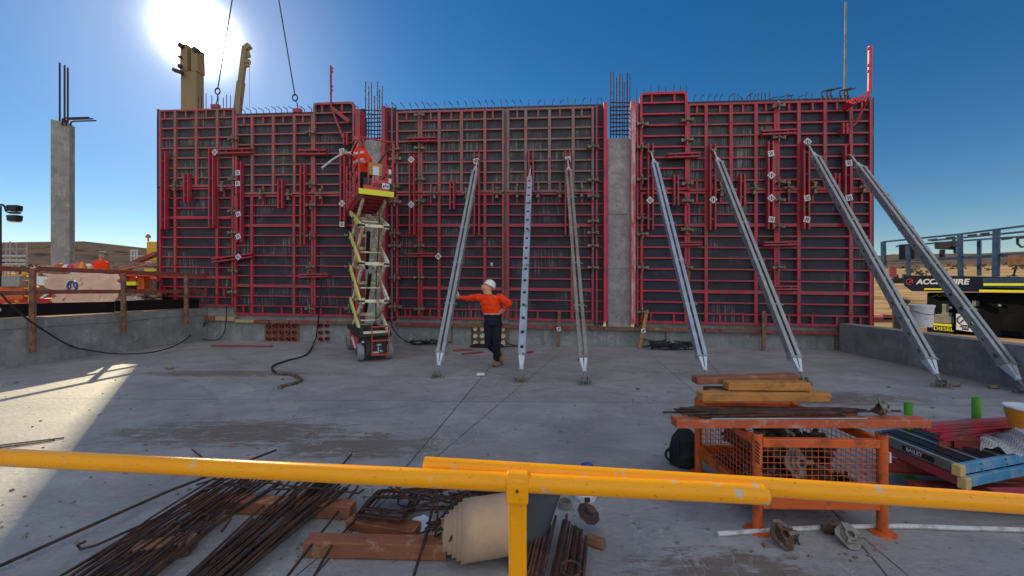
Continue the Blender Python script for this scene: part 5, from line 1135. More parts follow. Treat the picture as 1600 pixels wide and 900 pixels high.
# beige roll of foam sheet
rc = G(738, 892, .0); axr = V((.95, .14, .06)).normalized()
rt = thing('sheet_roll', 'loosely rolled beige foam sheet lying on its side behind the yellow post', 'roll', G(735, 885, 0))
def sheet(mb, pts_fn, nu, nv, th):
    g = [[pts_fn(i/nu, j/nv) for i in range(nu+1)] for j in range(nv+1)]; vs = [p for r in g for p in r]
    fs = [(j*(nu+1)+i, j*(nu+1)+i+1, (j+1)*(nu+1)+i+1, (j+1)*(nu+1)+i) for j in range(nv) for i in range(nu)]; mb.add(vs, fs)
cR = V((-.20, 2.27, .178)); up = Z; fw = axr.cross(up).normalized()
if fw.y > 0: fw = -fw
turns = 5.0
def spiral(u, v):
    th = u*turns*2*math.pi; k = u*turns           # u 0 inner, 1 outer
    r = .078+.0175*k; step = .026*(k)              # outer winds pushed to the right
    ang = th+R(120); c = cR+axr*(-.22+step+v*.30)
    return c+(fw*math.cos(ang)+up*math.sin(ang))*r
mb = MB(); sheet(mb, spiral, 240, 4, .006); mb.build('sheet', 'foam', rt, recalc=False, solid=.0055, smooth=False).data.polygons.foreach_set('use_smooth', [True]*960)
# dark mat behind the post
rt2 = thing('dark_mat', 'dark grey rubber mat standing curved on its edge right behind the yellow post', 'mat', G(840, 868, 0))
def matf(u, v):
    top = G(786+90*u, 762+10*u, .30); bot = G(795+47*u, 896-28*u, .005)
    p = bot.lerp(top, v); return p+V((0, -.05*math.sin(math.pi*u)*(1-v*.4), .0))
mb = MB(); sheet(mb, matf, 14, 8, .01); o = mb.build('sheet', 'dark_mat', rt2, recalc=False, solid=.010); o.data.polygons.foreach_set('use_smooth', [True]*112)
# short bar bundles at the bottom, right of the post
GW = 'short rusty bars right of the dark mat'; GX = 'short bars of the bundle under the rusty plate'
for i in range(11):
    x = 822+3.9*i+rnd.uniform(-2, 2); y1 = 842-3.2*i+rnd.uniform(-6, 6)
    mb = MB(); mb.tube([G(x-24, 960, .02), G(x+4+i*.5, y1, .10+.02*(i % 2))], .0085, 7); tag(mb.build('rebar_rod', 'rebar_rust' if i % 2 else 'rebar', smooth=True), 'short straight bar in the bundle beside the dark mat', 'rebar', GW)
for i in range(14):
    x = 868+3.9*i+rnd.uniform(-2, 2); y1 = 806+2.6*i+rnd.uniform(-5, 7); 
    mb = MB(); mb.tube([G(x-20+i*.6, 965, .02), G(x+14-i*1.1, y1, .10+.02*(i % 3))], .0085, 7); tag(mb.build('rebar_rod', 'rebar_rust' if i % 2 else 'rebar', smooth=True), 'short bar in the bundle below the small rusty plate', 'rebar', GX)
mb = MB(); c = G(892, 888, .10); mb.tube([c+V((.055*math.cos(t), .03*math.sin(t), .02*math.sin(t))) for t in [k*.5 for k in range(13)]], .005, 6, closed=False); tag(mb.build('wire_ring', 'rebar_rust', smooth=True), 'rusty wire ring tied round the short bar bundle at the bottom edge', 'wire')
rt = thing('anchor_plate', 'small rusty rimmed plate on the tips of short bars right of the yellow post', 'plate', G(919, 812, 0))
mb = MB(); c = G(919, 803, .12); mb.lathe(c, [(.075, 0), (.078, .008), (.06, .016), (.06, .02), (.03, .022), (.028, .045), (.015, .045)], 9, (.3, -.4, .9)); mb.build('plate', 'rebar_rust', rt, bevel=.002)
mb = MB(); mb.lathe(G(883, 793, 0), [(.045, 0), (.048, .02), (.048, .05), (.040, .05), (.038, .012)], 22); tag(mb.build('metal_ring', 'galv_dull', smooth=True), 'short grey pipe collar on the floor right of the dark mat', 'pipe collar')
rt = thing('plastic_disc', 'stained white plastic lid with a metal latch on the floor under the yellow rail', 'lid', G(914, 778, 0))
mb = MB(); c = G(914, 777, .0); mb.lathe(c, [(.085, 0), (.09, .01), (.09, .045), (.083, .052), (.075, .048), (.02, .048)], 28); mb.build('lid', 'white_plastic', rt, smooth=True)
mb = MB(); mb.bar(c+V((-.02, -.09, .03)), c+V((.02, -.09, .03)), .015, .035); mb.build('latch', 'steel_dark', rt, bevel=.003)
mb = MB(); c = G(917, 728, .0); loft(mb, [(c, X*.06, Yv*.05), (c+V((0, 0, .015)), X*.055, Yv*.04), (c+V((.01, 0, .03)), X*.02, Yv*.015)], 10); tag(mb.build('blue_bag', 'blue_plastic', bevel=.004), 'small crumpled blue plastic bag just beyond the yellow rail', 'bag')

# ------------------------------------------------------------------ orange stillage cage
cg = thing('mesh_stillage', 'orange steel mesh crate on four legs, full of dark couplings, in the right foreground', 'stillage', (2.0, 2.9, 0))
FL, FRt = V((1.615, 2.53, 0)), V((2.42, 2.51, 0)); BL, BR = V((1.615, 3.33, 0)), V((2.42, 3.32, 0))
for p in (FL, FRt, BL, BR):
    mb = MB(); mb.tube([p+Z*.008, p+Z*.645], .030, 14); ps_ = mb.build('post', 'orange_paint', cg, smooth=True)
    mb = MB(); mb.lathe(p, [(.075, 0), (.072, .010), (.05, .014)], 16); mb.build('foot', 'orange_paint', ps_)
    mb = MB(); mb.lathe(p+Z*.6455, [(.024, 0), (.024, .002)], 12); mb.build('post_end', 'black', ps_)
for a, b in ((FL, FRt), (BL, BR), (FL, BL), (FRt, BR)):
    d = (b-a).normalized()*.028
    for z, h, nm in ((.585, .055, 'top_rail'), (.195, .08, 'bottom_rail')):
        mb = MB(); mb.bar(a+d+Z*z, b-d+Z*z, .04, h); mb.build(nm, 'orange_paint', cg, bevel=.004)
    mb = MB(); n = 18; L = (b-a).length-.07
    for i in range(1, n): mb.tube([a+d+(b-a).normalized()*L*i/n+Z*.235, a+d+(b-a).normalized()*L*i/n+Z*.56], .0023, 5)
    for i in range(8): mb.tube([a+d+Z*(.25+.04*i), b-d+Z*(.25+.04*i)], .0023, 5)
    mb.build('mesh_panel', 'orange_paint', cg)
mb = MB(); mb.box(((FL+BR)/2+Z*.165)[:], (.80, .80, .02)); mb.build('tray', 'orange_paint', cg)
mb = MB(); 
for i in range(12): mb.bar(FL+V((-.026+.008*(i % 2), -.022, .60-.012*i)), FL+V((-.010+.008*(i % 2), -.03, .585-.012*i)), .004, .008)
mb.build('scratches', 'black', cg)
mb = MB(); mb.box(FRt+V((.030, -.012, .50)), (.012, .03, .07)); mb.build('white_cap', 'white_plastic', cg, bevel=.004)
# couplings inside
def coupling(c, s, tilt, label, m='rust_iron', grp=None, flat=False):
    c = V(c); mxx = Matrix.Translation(c) @ Matrix.Rotation(tilt[2], 4, 'Z') @ Matrix.Rotation(tilt[0], 4, 'X') @ Matrix.Rotation(tilt[1], 4, 'Y') @ Matrix.Scale(s, 4)
    rt = thing('anchor_nut_plate', label, 'anchor plate', c, grp)
    mb = MB(mxx); mb.prism([(.085, .01, 0), (.075, .03, 0), (.02, .085, 0), (-.02, .085, 0), (-.075, .025, 0), (-.08, -.01, 0), (-.02, -.085, 0), (.03, -.08, 0)], (0, 0, .012)); mb.build('plate', m, rt, bevel=.004)
    mb = MB(mxx); mb.lathe((0, 0, .010), [(.046, 0), (.046, .012), (.038, .016), (.032, .03), (.020, .032), (.019, .005)], 16)
    mb.build('nut', 'rebar_rust' if m == 'rust_iron' else m, rt)
    mb = MB(mxx)
    for a in (0, 2.1, 4.2): mb.bar((.02*math.cos(a), .02*math.sin(a), .03), (.07*math.cos(a), .07*math.sin(a), .045), .022, .02)
    mb.build('lug', m, rt, bevel=.004)
    return rt
for i in range(72):
    c = (rnd.uniform(1.68, 2.28), rnd.uniform(2.62, 3.2), .21+.30*rnd.random()**1.1)
    coupling(c, rnd.uniform(.9, 1.3), (rnd.uniform(-1.4, 1.4), rnd.uniform(-1, 1), rnd.uniform(0, 6)), 'dark rusty wing nut plate in the pile inside the orange crate', 'rust_iron' if i % 3 else 'steel_dark', 'wing nut plates piled in the orange crate')
coupling((1.93, 2.62, .415), 1.25, (1.35, 0, .25), 'pale mortar-splashed plate with a round hole, leaning against the front mesh of the crate', 'white_plastic' if 0 else 'galv_dull')
coupling((1.90, 2.74, .60), 1.2, (1.1, .3, 1.2), 'mortar-caked plate poking up above the front rail of the crate', 'galv_dull')
mb = MB()
for i in range(16): 
    a = V((rnd.uniform(1.75, 2.1), rnd.uniform(2.7, 3.15), rnd.uniform(.22, .4))); mb.tube([a, a+V((rnd.uniform(.1, .28), rnd.uniform(-.05, .08), rnd.uniform(-.08, .1)))], .012, 7)
tag(mb.build('threaded_offcuts', 'rebar_rust', smooth=True), 'short rusty threaded rods lying among the plates in the orange crate', 'rods', kind='stuff')
# timbers and rods on the crate
timber(V((1.12, 2.66, .672)), V((2.86, 2.665, .672)), .10, .058, 'timber_plank', 'long orange red plank with worn paint laid across the top of the crate')
timber(V((1.36, 2.90, .672)), V((2.60, 2.93, .655)), .09, .05, 'timber_brown', 'plank lying behind the orange red one on the crate, half hidden')
timber(V((1.38, 2.83, .806)), V((2.33, 2.85, .798)), .10, .062, 'timber_orange', 'honey coloured round-ended timber on the crate, below the shorter one')
timber(V((1.60, 2.88, .872)), V((2.21, 2.88, .868)), .09, .060, 'timber_orange', 'short honey coloured timber with a pale end, topmost of the pile on the crate')
timber(V((1.42, 2.99, .885)), V((2.21, 3.0, .905)), .10, .055, 'timber_red', 'dark red timber at the back of the pile on the crate')
timber(V((1.50, 2.97, .800)), V((2.3, 3.0, .79)), .10, .06, 'timber_brown', 'brown timber under the dark red one at the back of the crate pile')
GR = 'threaded rods lying on the plank of the crate'
for i in range(17):
    y = 2.615+.014*(i % 9)+.05; z = .712+.015*(i // 9)+rnd.uniform(0, .006); x0 = 1.06+rnd.random()*.35; x1 = 2.25+rnd.random()*.30
    if i == 5: x0, x1 = 1.4, 2.78
    mb = MB(); mb.tube([(x0, y+rnd.uniform(-.04, .04), z), ((x0+x1)/2, y, z+.003), (x1, y+rnd.uniform(-.03, .05), z+rnd.uniform(0, .012))], .0075, 7)
    tag(mb.build('threaded_rod', 'rebar' if i % 3 else 'rebar_rust', smooth=True), 'dark threaded rod lying along the plank on the crate', 'rod', GR)
mb = MB(); mb.tube([(1.36, 2.618, .707), (2.42, 2.618, .709)], .007, 7); tag(mb.build('threaded_rod', 'galv', smooth=True), 'one pale rod along the front edge of the crate plank', 'rod')
coupling((2.575, 2.68, .770), .72, (1.2, .4, .5), 'mortar-caked wing nut plate hanging on the rods at the right end of the plank', 'galv_dull'); coupling((2.62, 2.72, .74), .7, (.9, 1.0, 2), 'smaller rusty wing nut plate behind the mortar-caked one on the rods', 'rust_iron')
# conduit and plates on the floor
hose([G(1121, 834, .016), G(1200, 829, .016), G(1290, 824, .016), G(1400, 822, .016), G(1500, 825, .016), G(1640, 829, .016)], .0155, 'long white plastic conduit lying on the floor before the orange crate', 'pvc_pipe', 'conduit', 'conduit')
coupling(G(1222, 836, .06), 1.0, (.85, 0, .12), 'brown diamond anchor plate lying on the white conduit, left of the pair'); coupling(G(1326, 838, .05), .95, (.7, .1, -.35), 'grey brown anchor plate lying at the white conduit, right of the pair', 'galv_dull')
coupling(G(1239, 838, .03), .6, (1.3, .5, .4), 'small wing nut beside the left anchor plate', 'steel_dark'); coupling(G(1300, 829, .04), .75, (1.1, .3, 2.6), 'rough dark nut behind the right anchor plate', 'rust_iron')
# backpack
bp_ = thing('backpack', 'black backpack with a round handle standing on the floor left of the orange crate', 'backpack', G(1072, 727, 0))
c = G(1070, 725, 0); mb = MB(); loft(mb, [(c+Z*.0, X*.13, Yv*.10), (c+Z*.12, X*.14, Yv*.11), (c+Z*.24, X*.115, Yv*.09), (c+Z*.31, X*.06, Yv*.05)]); mb.build('bag', 'backpack', bp_) ; blob('bag_pocket', (lambda m_: (loft(m_, [(c+V((-.03, -.09, .03)), X*.08, Yv*.05), (c+V((-.03, -.10, .12)), X*.08, Yv*.05), (c+V((-.03, -.08, .18)), X*.05, Yv*.03)]), m_)[1])(MB()), 'backpack', bp_, .012, 3, .02)
mb = MB(); mb.tube([c+V((-.14-.045*math.sin(t), -.03, .10-.05*math.cos(t))) for t in [k*math.pi/8 for k in range(9)]], .012, 6); mb.tube([c+V((-.08, -.05, .26)), c+V((-.11, -.12, .16)), c+V((-.10, -.11, .03))], .010, 6); mb.build('strap', 'backpack', bp_)

# ------------------------------------------------------------------ stack at the right edge
c0 = V((3.08, 2.70, 0)); ry_ = V((.05, .62, 0)); 
dxv = V((.965, .262, 0)).normalized(); dyv = V((-.262, .965, 0)).normalized()
def SP(a, b, z): return V((3.085, 2.66, 0))+dxv*a+V((.02, 1, 0))*b+Z*z
for k, (z, off) in enumerate(((.265, .06), (.345, 0))):
    st = thing('work_platform', ['lower blue and red work platform under the upper one in the right edge stack', 'upper work platform with dark ribbed deck and blue end in the right edge stack'][k], 'work platform', SP(.5, .4, z), 'aluminium work platforms in the right stack')
    a0, a1, b0, b1 = (-.0+off*.3, 1.35, off*-.4, .60)
    mb = MB(); mb.bar(SP(a0, b0, z), SP(a1, b0, z), .03, .072); mb.build('end_channel', 'blue_paint', st, bevel=.005)
    mb = MB(); mb.bar(SP(a0, b1, z), SP(a1, b1, z), .03, .072); mb.build('end_channel', 'boom_blue', st, bevel=.005)
    mb = MB(); mb.bar(SP(a0, b0, z), SP(a0, b1, z), .02, .070); sr = mb.build('side_rail', 'galv_dull' if k else 'red', st, bevel=.003)
    mb = MB(); mb.box(SP(a0-.005, b0-.01, z), (.055, .05, .076), .26); mb.build('corner_cap', 'tan_cap', st, bevel=.006)
    mb = MB()
    for i in range(11): x = a0+.05+i*.12; mb.bar(SP(x, b0+.02, z+.018), SP(x, b1-.02, z+.018), .095, .02)
    mb.build('deck_ribs', 'black', st)
    mb = MB()
    for i in range(6): x = a0+.01+i*.24; mb.bar(SP(x, b0+.015, z+.031), SP(x, b1-.015, z+.031), .02, .010)
    mb.build('deck_strip', 'alu', st)
    if k:
        mb = MB()
        for x in (.19, .22): pass
        for a_, zz in ((.22, .018), (.23, -.018), (.50, .018), (.51, -.018)): mb.lathe(SP(a_, b0, z+zz)-V((0, .0175, 0)), [(.006, 0), (.006, .002)], 8, (.27, -.96, 0))
        mb.build('bolt_hole', 'black', st)
        mp_ = SP(a0, .33, z); mx_ = frame(SP(a0, .36, z-.014)+V((-.0125, 0, 0)), (V((-.02, -1, 0))), Z)
        mb = MB(mx_); mb.box((.105, .012, -.0005), (.23, .040, .002)); mb.build('name_plate', 'black', st)
        text('BAILEY', .040, frame(SP(a0, .34, z-.014)+V((-.0150, 0, 0)), V((-.02, -1, 0)), Z), 'text_white', 'lettering', st, .0006, 0, 'LEFT', .0006)
def rbeam(p, q_, label, m='red_bright', w_=.05, h=.10, grp='red steel channels in the right stack'):
    rt = thing('steel_channel', label, 'steel channel', p, grp); p = V(p); q_ = V(q_)
    for dz in (-1, 1): mb = MB(); mb.bar(p+Z*dz*(h/2-.004), q_+Z*dz*(h/2-.004), w_, .008); mb.build('flange', m, rt)
    mb = MB(); mb.bar(p, q_, .008, h-.018); mb.build('web', m, rt)
rbeam(G(1447, 668, .52), G(1600, 658, .52), 'long dark red channel lying on top of the platform stack', 'red', .06, .06); rbeam(G(1468, 682, .46), G(1602, 662, .46), 'red channel in front of the long dark one on the stack', 'red', .05, .05)
rbeam(G(1466, 692, .40), G(1540, 692, .40), 'short red channel across the platform deck, under the others', 'pipe_red', .06, .07); rbeam(G(1488, 672, .44), G(1492, 694, .40), 'very short upright red channel end on the stack', 'red', .08, .08)
rbeam(V((3.02, 3.1, .17)), V((3.95, 2.92, .17)), 'dark red channel under the platforms, at the back', 'pipe_red', .06, .10); rbeam(V((3.1, 2.80, .10)), V((4.0, 2.66, .10)), 'dark red channel under the platforms, second from the back', 'pipe_red', .08, .10)
rbeam(V((3.28, 2.62, .18)), V((4.1, 2.60, .20)), 'red channel sticking out in front under the blue platform end', 'red', .07, .08); rbeam(V((3.02, 2.92, .08)), V((3.9, 2.85, .08)), 'lowest dark red channel on the floor under the stack', 'pipe_red', .08, .09)
for (x, yt, yb, D), l in (((1419, 629, 700, 3.35), 'bright green plastic tube standing behind the right end of the crate plank'), ((1525.5, 621, 672, 3.25), 'bright green plastic tube standing behind the red channels at the right')):
    p = W(x, yt, D); mb = MB(); mb.lathe((p.x, p.y, .02), [(.028, 0), (.028, p.z-.02), (.024, p.z-.02), (.024, p.z-.12)], 20); tag(mb.build('green_tube', 'green_pvc', smooth=True), l, 'plastic tube')
mb = MB(); mb.lathe(G(1424, 748, .0), [(.09, 0), (.085, .02), (.03, .03)], 16); tag(mb.build('rubber_foot', 'green_pvc'), 'flat green foot plate on the floor under the platform stack', 'foot plate')
ob = thing('bucket', 'orange plastic bucket with a white rim, cut by the right edge of the photo', 'bucket', V((3.86, 2.86, .40)))
c = V((W(1612, 668, 2.85).x, 2.85, W(1612, 668, 2.85).z)); mb = MB(); mb.lathe(c, [(.11, 0), (.135, .14), (.128, .14), (.105, .01)], 24); mb.build('bucket', 'bucket_orange', ob, smooth=True)
mb = MB(); mb.lathe(c, [(.137, .135), (.142, .142), (.137, .15), (.128, .148)], 24); mb.build('rim', 'white_plastic', ob, smooth=True)
for z in (.05, .09): mb = MB(); mb.lathe(c, [(.119, z), (.121+.008*(z > .06), z+.008), (.113+.006, z+.012)], 24); mb.build('rib', 'bucket_orange', ob, smooth=True)
rt = thing('plastic_wrap', 'crumpled clear plastic film draped over red channels at the right edge', 'plastic film', G(1575, 700, .4))
def film(u, v):
    p = G(1532+85*u, 705-32*v, .42); return p+V((0, 0, .03*math.sin(u*7+v*4)+.05*math.sin(math.pi*u)*math.sin(math.pi*v)+.012*math.sin(u*23+v*17)))
mb = MB(); sheet(mb, film, 22, 14, .002); mb.build('film', 'plastic_film', rt, recalc=False, solid=.0015)
# ------------------------------------------------------------------ beyond the left wall
def gl(x, y): return gh(x, y)
pc = W(98.5, 420, 15.5)
mb = MB(frame(V((pc.x, 15.5, gl(pc.x, 15.5)-.1)), (.90, .43, 0), (-.43, .90, 0))); Hc = W(0, 192, 15.5).z-gl(pc.x, 15.5)+.1
mb.hexa([(-.27, -.19, 0), (.27, -.19, 0), (.27, .19, 0), (-.27, .19, 0), (-.27, -.19, Hc+.04), (.27, -.19, Hc-.05), (.27, .19, Hc-.05), (-.27, .19, Hc+.04)])
cl = tag(mb.build('concrete_column', 'concrete', bevel=.012), 'tall free-standing concrete column with bare rebar on top, far left against the sky', 'column')
for x, y in ((93.5, 98), (101, 102), (106, 106)): mb = MB(); mb.tube([W(x, 192, 15.4), W(x, y, 15.4)], .03, 7); mb.build('rebar_bar', 'rebar', cl)
for x0, x1, y in ((97, 139, 184), (103, 145, 186), (110, 150, 189)): mb = MB(); mb.tube([W(x0, 196, 15.3), W(x0+1, y+2, 15.3), W(x0+5, y+.5, 15.3), W(x1, y-.5, 15.3)], .028, 7); mb.build('rebar_bar', 'rebar', cl)
# flood light mast
fm = thing('floodlight_mast', 'floodlight mast at the left edge with two dark lamp heads on a bent arm', 'floodlight', V((W(0, 450, 11).x, 11, gl(-15, 11))))
Dm = 11.0; mb = MB(); mb.tube([V((W(-1, 450, Dm).x, Dm, gl(-15, 11))), W(-1, 322, Dm)], .045, 8); mb.build('mast', 'steel_dark', fm)
mb = MB(); mb.tube([W(-3, 320, Dm), W(4, 320, Dm), W(8, 323, Dm), W(10, 330, Dm), W(15, 332.5, Dm), W(31, 333, Dm)], .03, 8); mb.build('arm', 'steel_dark', fm, smooth=True)
for y in (325.5, 341):
    mb = MB(); c = W(23, y, Dm); mb.hexa([c+V((x*a, y_*.09, z)) for z, a in ((-.085, .13), (.085, .15)) for x, y_ in ((-1, -1), (1, -1), (1, 1), (-1, 1))]); mb.build('lamp_head', 'black', fm, bevel=.025)
    mb = MB(); c = W(23, y+5.5 if y > 330 else y+6, Dm); mb.box(c, (.24, .16, .012)); mb.build('lens', 'alu', fm)
# scaffold far left
sf = thing('scaffold', 'low grey tube scaffold behind the railing at the far left', 'scaffold', V((W(20, 450, 24).x, 24, gl(-30, 24))))
for x, y in ((10, 380), (16, 377), (26, 379), (42, 378)): mb = MB(); p = W(x, y, 24); mb.tube([V((p.x, 24, gl(-30, 24))), p], .035, 6); mb.build('standard', 'galv', sf)
for y in (389, 400, 407, 413): mb = MB(); mb.tube([W(5, y, 24), W(42, y, 24)], .035 if y < 395 else .08, 6); mb.build('ledger', 'galv' if y < 395 else 'alu', sf)
for a, b in (((17, 387), (25, 396)), ((42, 388), (37, 398))): mb = MB(); mb.tube([W(*a, 24), W(*b, 24)], .03, 6); mb.build('diagonal', 'galv', sf)
sf2 = thing('scaffold', 'small scaffold tower far behind, just left of the yellow machine', 'scaffold', V((W(212, 450, 40).x, 40, gl(-40, 40))))
for x in (205, 210, 214, 236): mb = MB(); p = W(x, 390 if x < 215 else 396, 40); mb.tube([V((p.x, 40, gl(-40, 40))), p], .07, 6); mb.build('standard', 'alu', sf2)
for y, a, b in ((400, 205, 236), (409, 205, 238), (416, 214, 238), (392, 205, 214)): mb = MB(); mb.tube([W(a, y, 40), W(b, y, 40)], .07, 6); mb.build('ledger', 'alu', sf2)
# clutter behind the railing
Db = 9.6
def back(px0, px1, py0, py1, D, th, name, m, label, cat, bev=.01):
    a = W(px0, py1, D); b = W(px1, py0, D); mb = MB(); mb.box(((a.x+b.x)/2, D+th/2, (a.z+b.z)/2), (b.x-a.x, th, b.z-a.z)); return tag(mb.build(name, m, bevel=bev), label, cat)
def WD(px, off=.45): return (11.0+off)/(.133+(800-px)/600)
tp_ = thing('tarpaulin_bag', 'creased pale plastic sheeting stretched behind the railing with a dark blue round logo', 'tarpaulin', W(130, 478, WD(130)))
def tarp(u, v):
    px = (72+12*(1-v)*.8)*(1-u)+188*u-3*(1-v)*u; p = W(px, 476-(476-427)*v+2*math.sin(u*9)*v, WD(px))
    return p+V((0, .07*math.sin(u*11+v*6)+.05*math.sin(u*27-v*13)+.03*math.sin(v*31), 0))
mb = MB(); sheet(mb, tarp, 60, 30, .01); o = mb.build('sheet', 'tarp', tp_, recalc=False, solid=.003); o.data.polygons.foreach_set('use_smooth', [True]*1800)
mb = MB(); lc = W(113, 447, WD(113)-.22)
ring = [lc+V((.11*math.cos(t), 0, .11*math.sin(t))) for t in [R(-70+k*19.5) for k in range(17)]]; mb.tube(ring, .022, 6)
mb.tube([lc+V((-.08, 0, -.07)), lc+V((-.03, 0, -.03)), lc+V((-.05, 0, .03)), lc+V((-.01, 0, .075)), lc+V((.04, 0, .05)), lc+V((.03, 0, 0)), lc+V((.08, 0, -.05))], .016, 6); mb.build('logo', 'logo_blue', tp_, smooth=True)
sl_ = thing('step_ladder', 'yellow fibreglass step ladder standing behind the first railing post', 'ladder', W(40, 475, 8.4))
for a, b in (((26, 472), (38, 424)), ((47, 472), (49, 424))): mb = MB(); mb.bar(W(*a, 8.4), W(*b, 8.4), .07, .03, (0, 1, 0)); mb.build('stile', 'machine_yellow', sl_)
for t in (.2, .45, .7, .92): mb = MB(); mb.bar(W(26+12*t, 472-48*t, 8.4), W(47+2*t, 472-48*t, 8.4), .07, .03); mb.build('tread', 'machine_yellow', sl_)
back(2, 30, 431, 448, 8.3, .3, 'tool_box', 'galv', 'grey and white crate behind the railing at the far left, above the orange boards', 'crate'); back(-8, 36, 448, 468, 8.35, .3, 'barrier_board', 'orange_paint', 'orange red board behind the far left railing, below the crate', 'board')
back(-5, 70, 466, 474, 8.6, .15, 'barrier_board', 'red_bright', 'long low red board behind the railing at the far left', 'board'); back(52, 74, 432, 446, 10.4, .4, 'plastic_crate', 'white_plastic', 'grey box behind the first railing post', 'box'); back(-10, 24, 455, 470, 9.3, .1, 'slotted_barrier', 'white_plastic', 'white slotted board low behind the far left railing', 'board')
cn = thing('traffic_cone', 'red orange traffic cone at the left end of the pale sheeting', 'traffic cone', W(76, 474, 10.3)); c = W(76, 476, 10.3); mb = MB(); mb.lathe(c, [(.15, 0), (.15, .02), (.10, .03), (.02, .34)], 16); mb.build('cone', 'lift_red', cn, smooth=True)
for x, m_, l in ((122, 'orange_paint', 'orange water bottle cooler on the sheeting behind the railing'), (129, 'bucket_orange', 'small amber bottle cooler right of the orange one behind the railing')):
    p = W(x, 422, 11.6); mb = MB(); mb.lathe(V((p.x, p.y, 1.5)), [(.09, 0), (.10, .1), (.10, p.z-1.5+.08), (.06, p.z-1.5+.20), (.03, p.z-1.5+.25)], 14); tag(mb.build('drink_cooler', m_, smooth=True), l, 'cooler')
back(60, 190, 424, 474, 11.25, .6, 'pallet_stack', 'timber_brown', 'brown pallet load hidden behind the pale sheeting', 'pallet'); 
back(186, 240, 425, 432, 11.2, .2, 'red_beam', 'red_bright', 'red steel beam behind the railing left of the wall corner', 'beam')
for (a, b, c_, d), l in (((214, 225, 428, 452), 'upright orange steel bracket behind the railing near the wall corner'), ((190, 212, 433, 446), 'orange folded bracket left of the upright one')): back(a, b, c_, d, 11.4, .2, 'steel_bracket', 'orange_paint', l, 'bracket')
back(197, 212, 440, 446, 11.3, .1, 'warning_board', 'hi_yellow', 'small bright yellow board behind the railing near the wall corner', 'board'); back(225, 243, 420, 424, 13, .3, 'warning_board', 'hi_yellow', 'flat yellow deck edge behind the railing below the yellow machine', 'board')
mb = MB()
for i in range(130):
    px = rnd.uniform(183, 250); py = rnd.uniform(456, 474); c = W(px, py, 11.1+rnd.random()*1.2); ball(mb, c, rnd.uniform(.04, .10), 4, (1.4, 1, .7))
mb.mx = None; tag(mb.build('rock_pile', 'rock'), 'heap of broken brown and white stones behind the railing near the wall corner', 'rocks', kind='stuff')
mb = MB()
for i in range(60):
    px = rnd.uniform(186, 246); c = W(px, rnd.uniform(416, 432)-(4 if px > 205 else 0), 13.5+rnd.random()*3); ball(mb, c, rnd.uniform(.1, .28), 4, (1.5, 1, .7))
tag(mb.build('rock_pile', 'rock'), 'larger spoil heap of stones farther behind the railing, left of the wall corner', 'rocks', kind='stuff')
# more site clutter behind the railing
def plank(p, q_, w_, h, m_, label, nm='stacked_plank'):
    mb = MB(); mb.bar(p, q_, w_, h); tag(mb.build(nm, m_, bevel=.008), label, 'plank')
plank(W(6, 421, 10.6), W(80, 419, 12.4), .12, .06, 'timber_pale', 'pale plank lying along the top of the clutter at the far left')
plank(W(60, 470, 10.2), W(76, 458, 10.2), .05, .05, 'white_plastic', 'short white bar sticking up left of the pale sheeting')
plank(W(188, 437, 11.8), W(250, 437, 11.8), .06, .08, 'red', 'lower red bar behind the railing left of the wall corner')
plank(W(184, 423, 12.6), W(236, 412, 12.6), .06, .05, 'pipe_orange', 'orange pole lying across the spoil heap left of the wall corner')
fm2 = thing('mesh_fence', 'run of orange plastic mesh fence behind the clutter at the far left', 'mesh fence', W(40, 450, 13.2))
for k in range(5): mb = MB(); p = W(-20+k*24, 450, 13.2); mb.tube([V((p.x, p.y, .9)), V((p.x, p.y, 2.2))], .025, 6); mb.build('picket', 'timber_pale', fm2)
mb = MB(); a = W(-22, 450, 13.2); b = W(78, 450, 13.2)
for i in range(13): mb.tube([V((a.x, 13.2, 1.1+i*.08)), V((b.x, 13.2, 1.1+i*.08))], .012, 4)
for i in range(34): x = a.x+(b.x-a.x)*i/33; mb.tube([V((x, 13.2, 1.1)), V((x, 13.2, 2.06))], .010, 4)
mb.build('mesh', 'pipe_orange', fm2)
wb2 = thing('bulk_bag', 'crumpled white bag lying behind the second railing post', 'bag', W(200, 476, 10.9)); mb = MB(); c = W(206, 470, 11.0); loft(mb, [(c+Z*-.3, X*.28, Yv*.2), (c, X*.30, Yv*.22), (c+Z*.12, X*.2, Yv*.15)]); blob('bag', mb, 'tarp', wb2, .03, 3, .12)
for i, (x, y, m_) in enumerate(((86, 470, 'red_bright'), (92, 415, 'orange_paint'), (104, 417, 'text_white'), (112, 416, 'red_bright'), (138, 416, 'white_plastic'))):
    c = W(x, y, 11.9); mb = MB(); loft(mb, [(c-Z*.15, X*.10, Yv*.08), (c, X*.11, Yv*.09), (c+Z*.07, X*.06, Yv*.05)], 10); tag(mb.build('site_container', m_, bevel=.01), ['small bright red container at the left foot of the pale sheeting', 'orange container behind the top rail left of the coolers', 'white container behind the top rail between two bright ones', 'red container behind the top rail just left of the coolers', 'pale container between the coolers and the worker in the cap'][i], 'container')
rr2 = random.Random(9)
for i in range(7):
    x = rr2.uniform(186, 240); c = W(x, rr2.uniform(446, 455), 12.); mb = MB(); mb.bar(c, c+V((rr2.uniform(.2, .6), rr2.uniform(-.2, .2), rr2.uniform(-.1, .2))), .06, .05); tag(mb.build('offcut', ['red', 'timber_pale', 'orange_paint', 'white_plastic', 'galv', 'timber_brown', 'red_old'][i], bevel=.004), ['red', 'pale timber', 'orange', 'white', 'grey steel', 'brown timber', 'dull pink'][i]+' offcut on the heap between last railing post and wall corner', 'offcut')
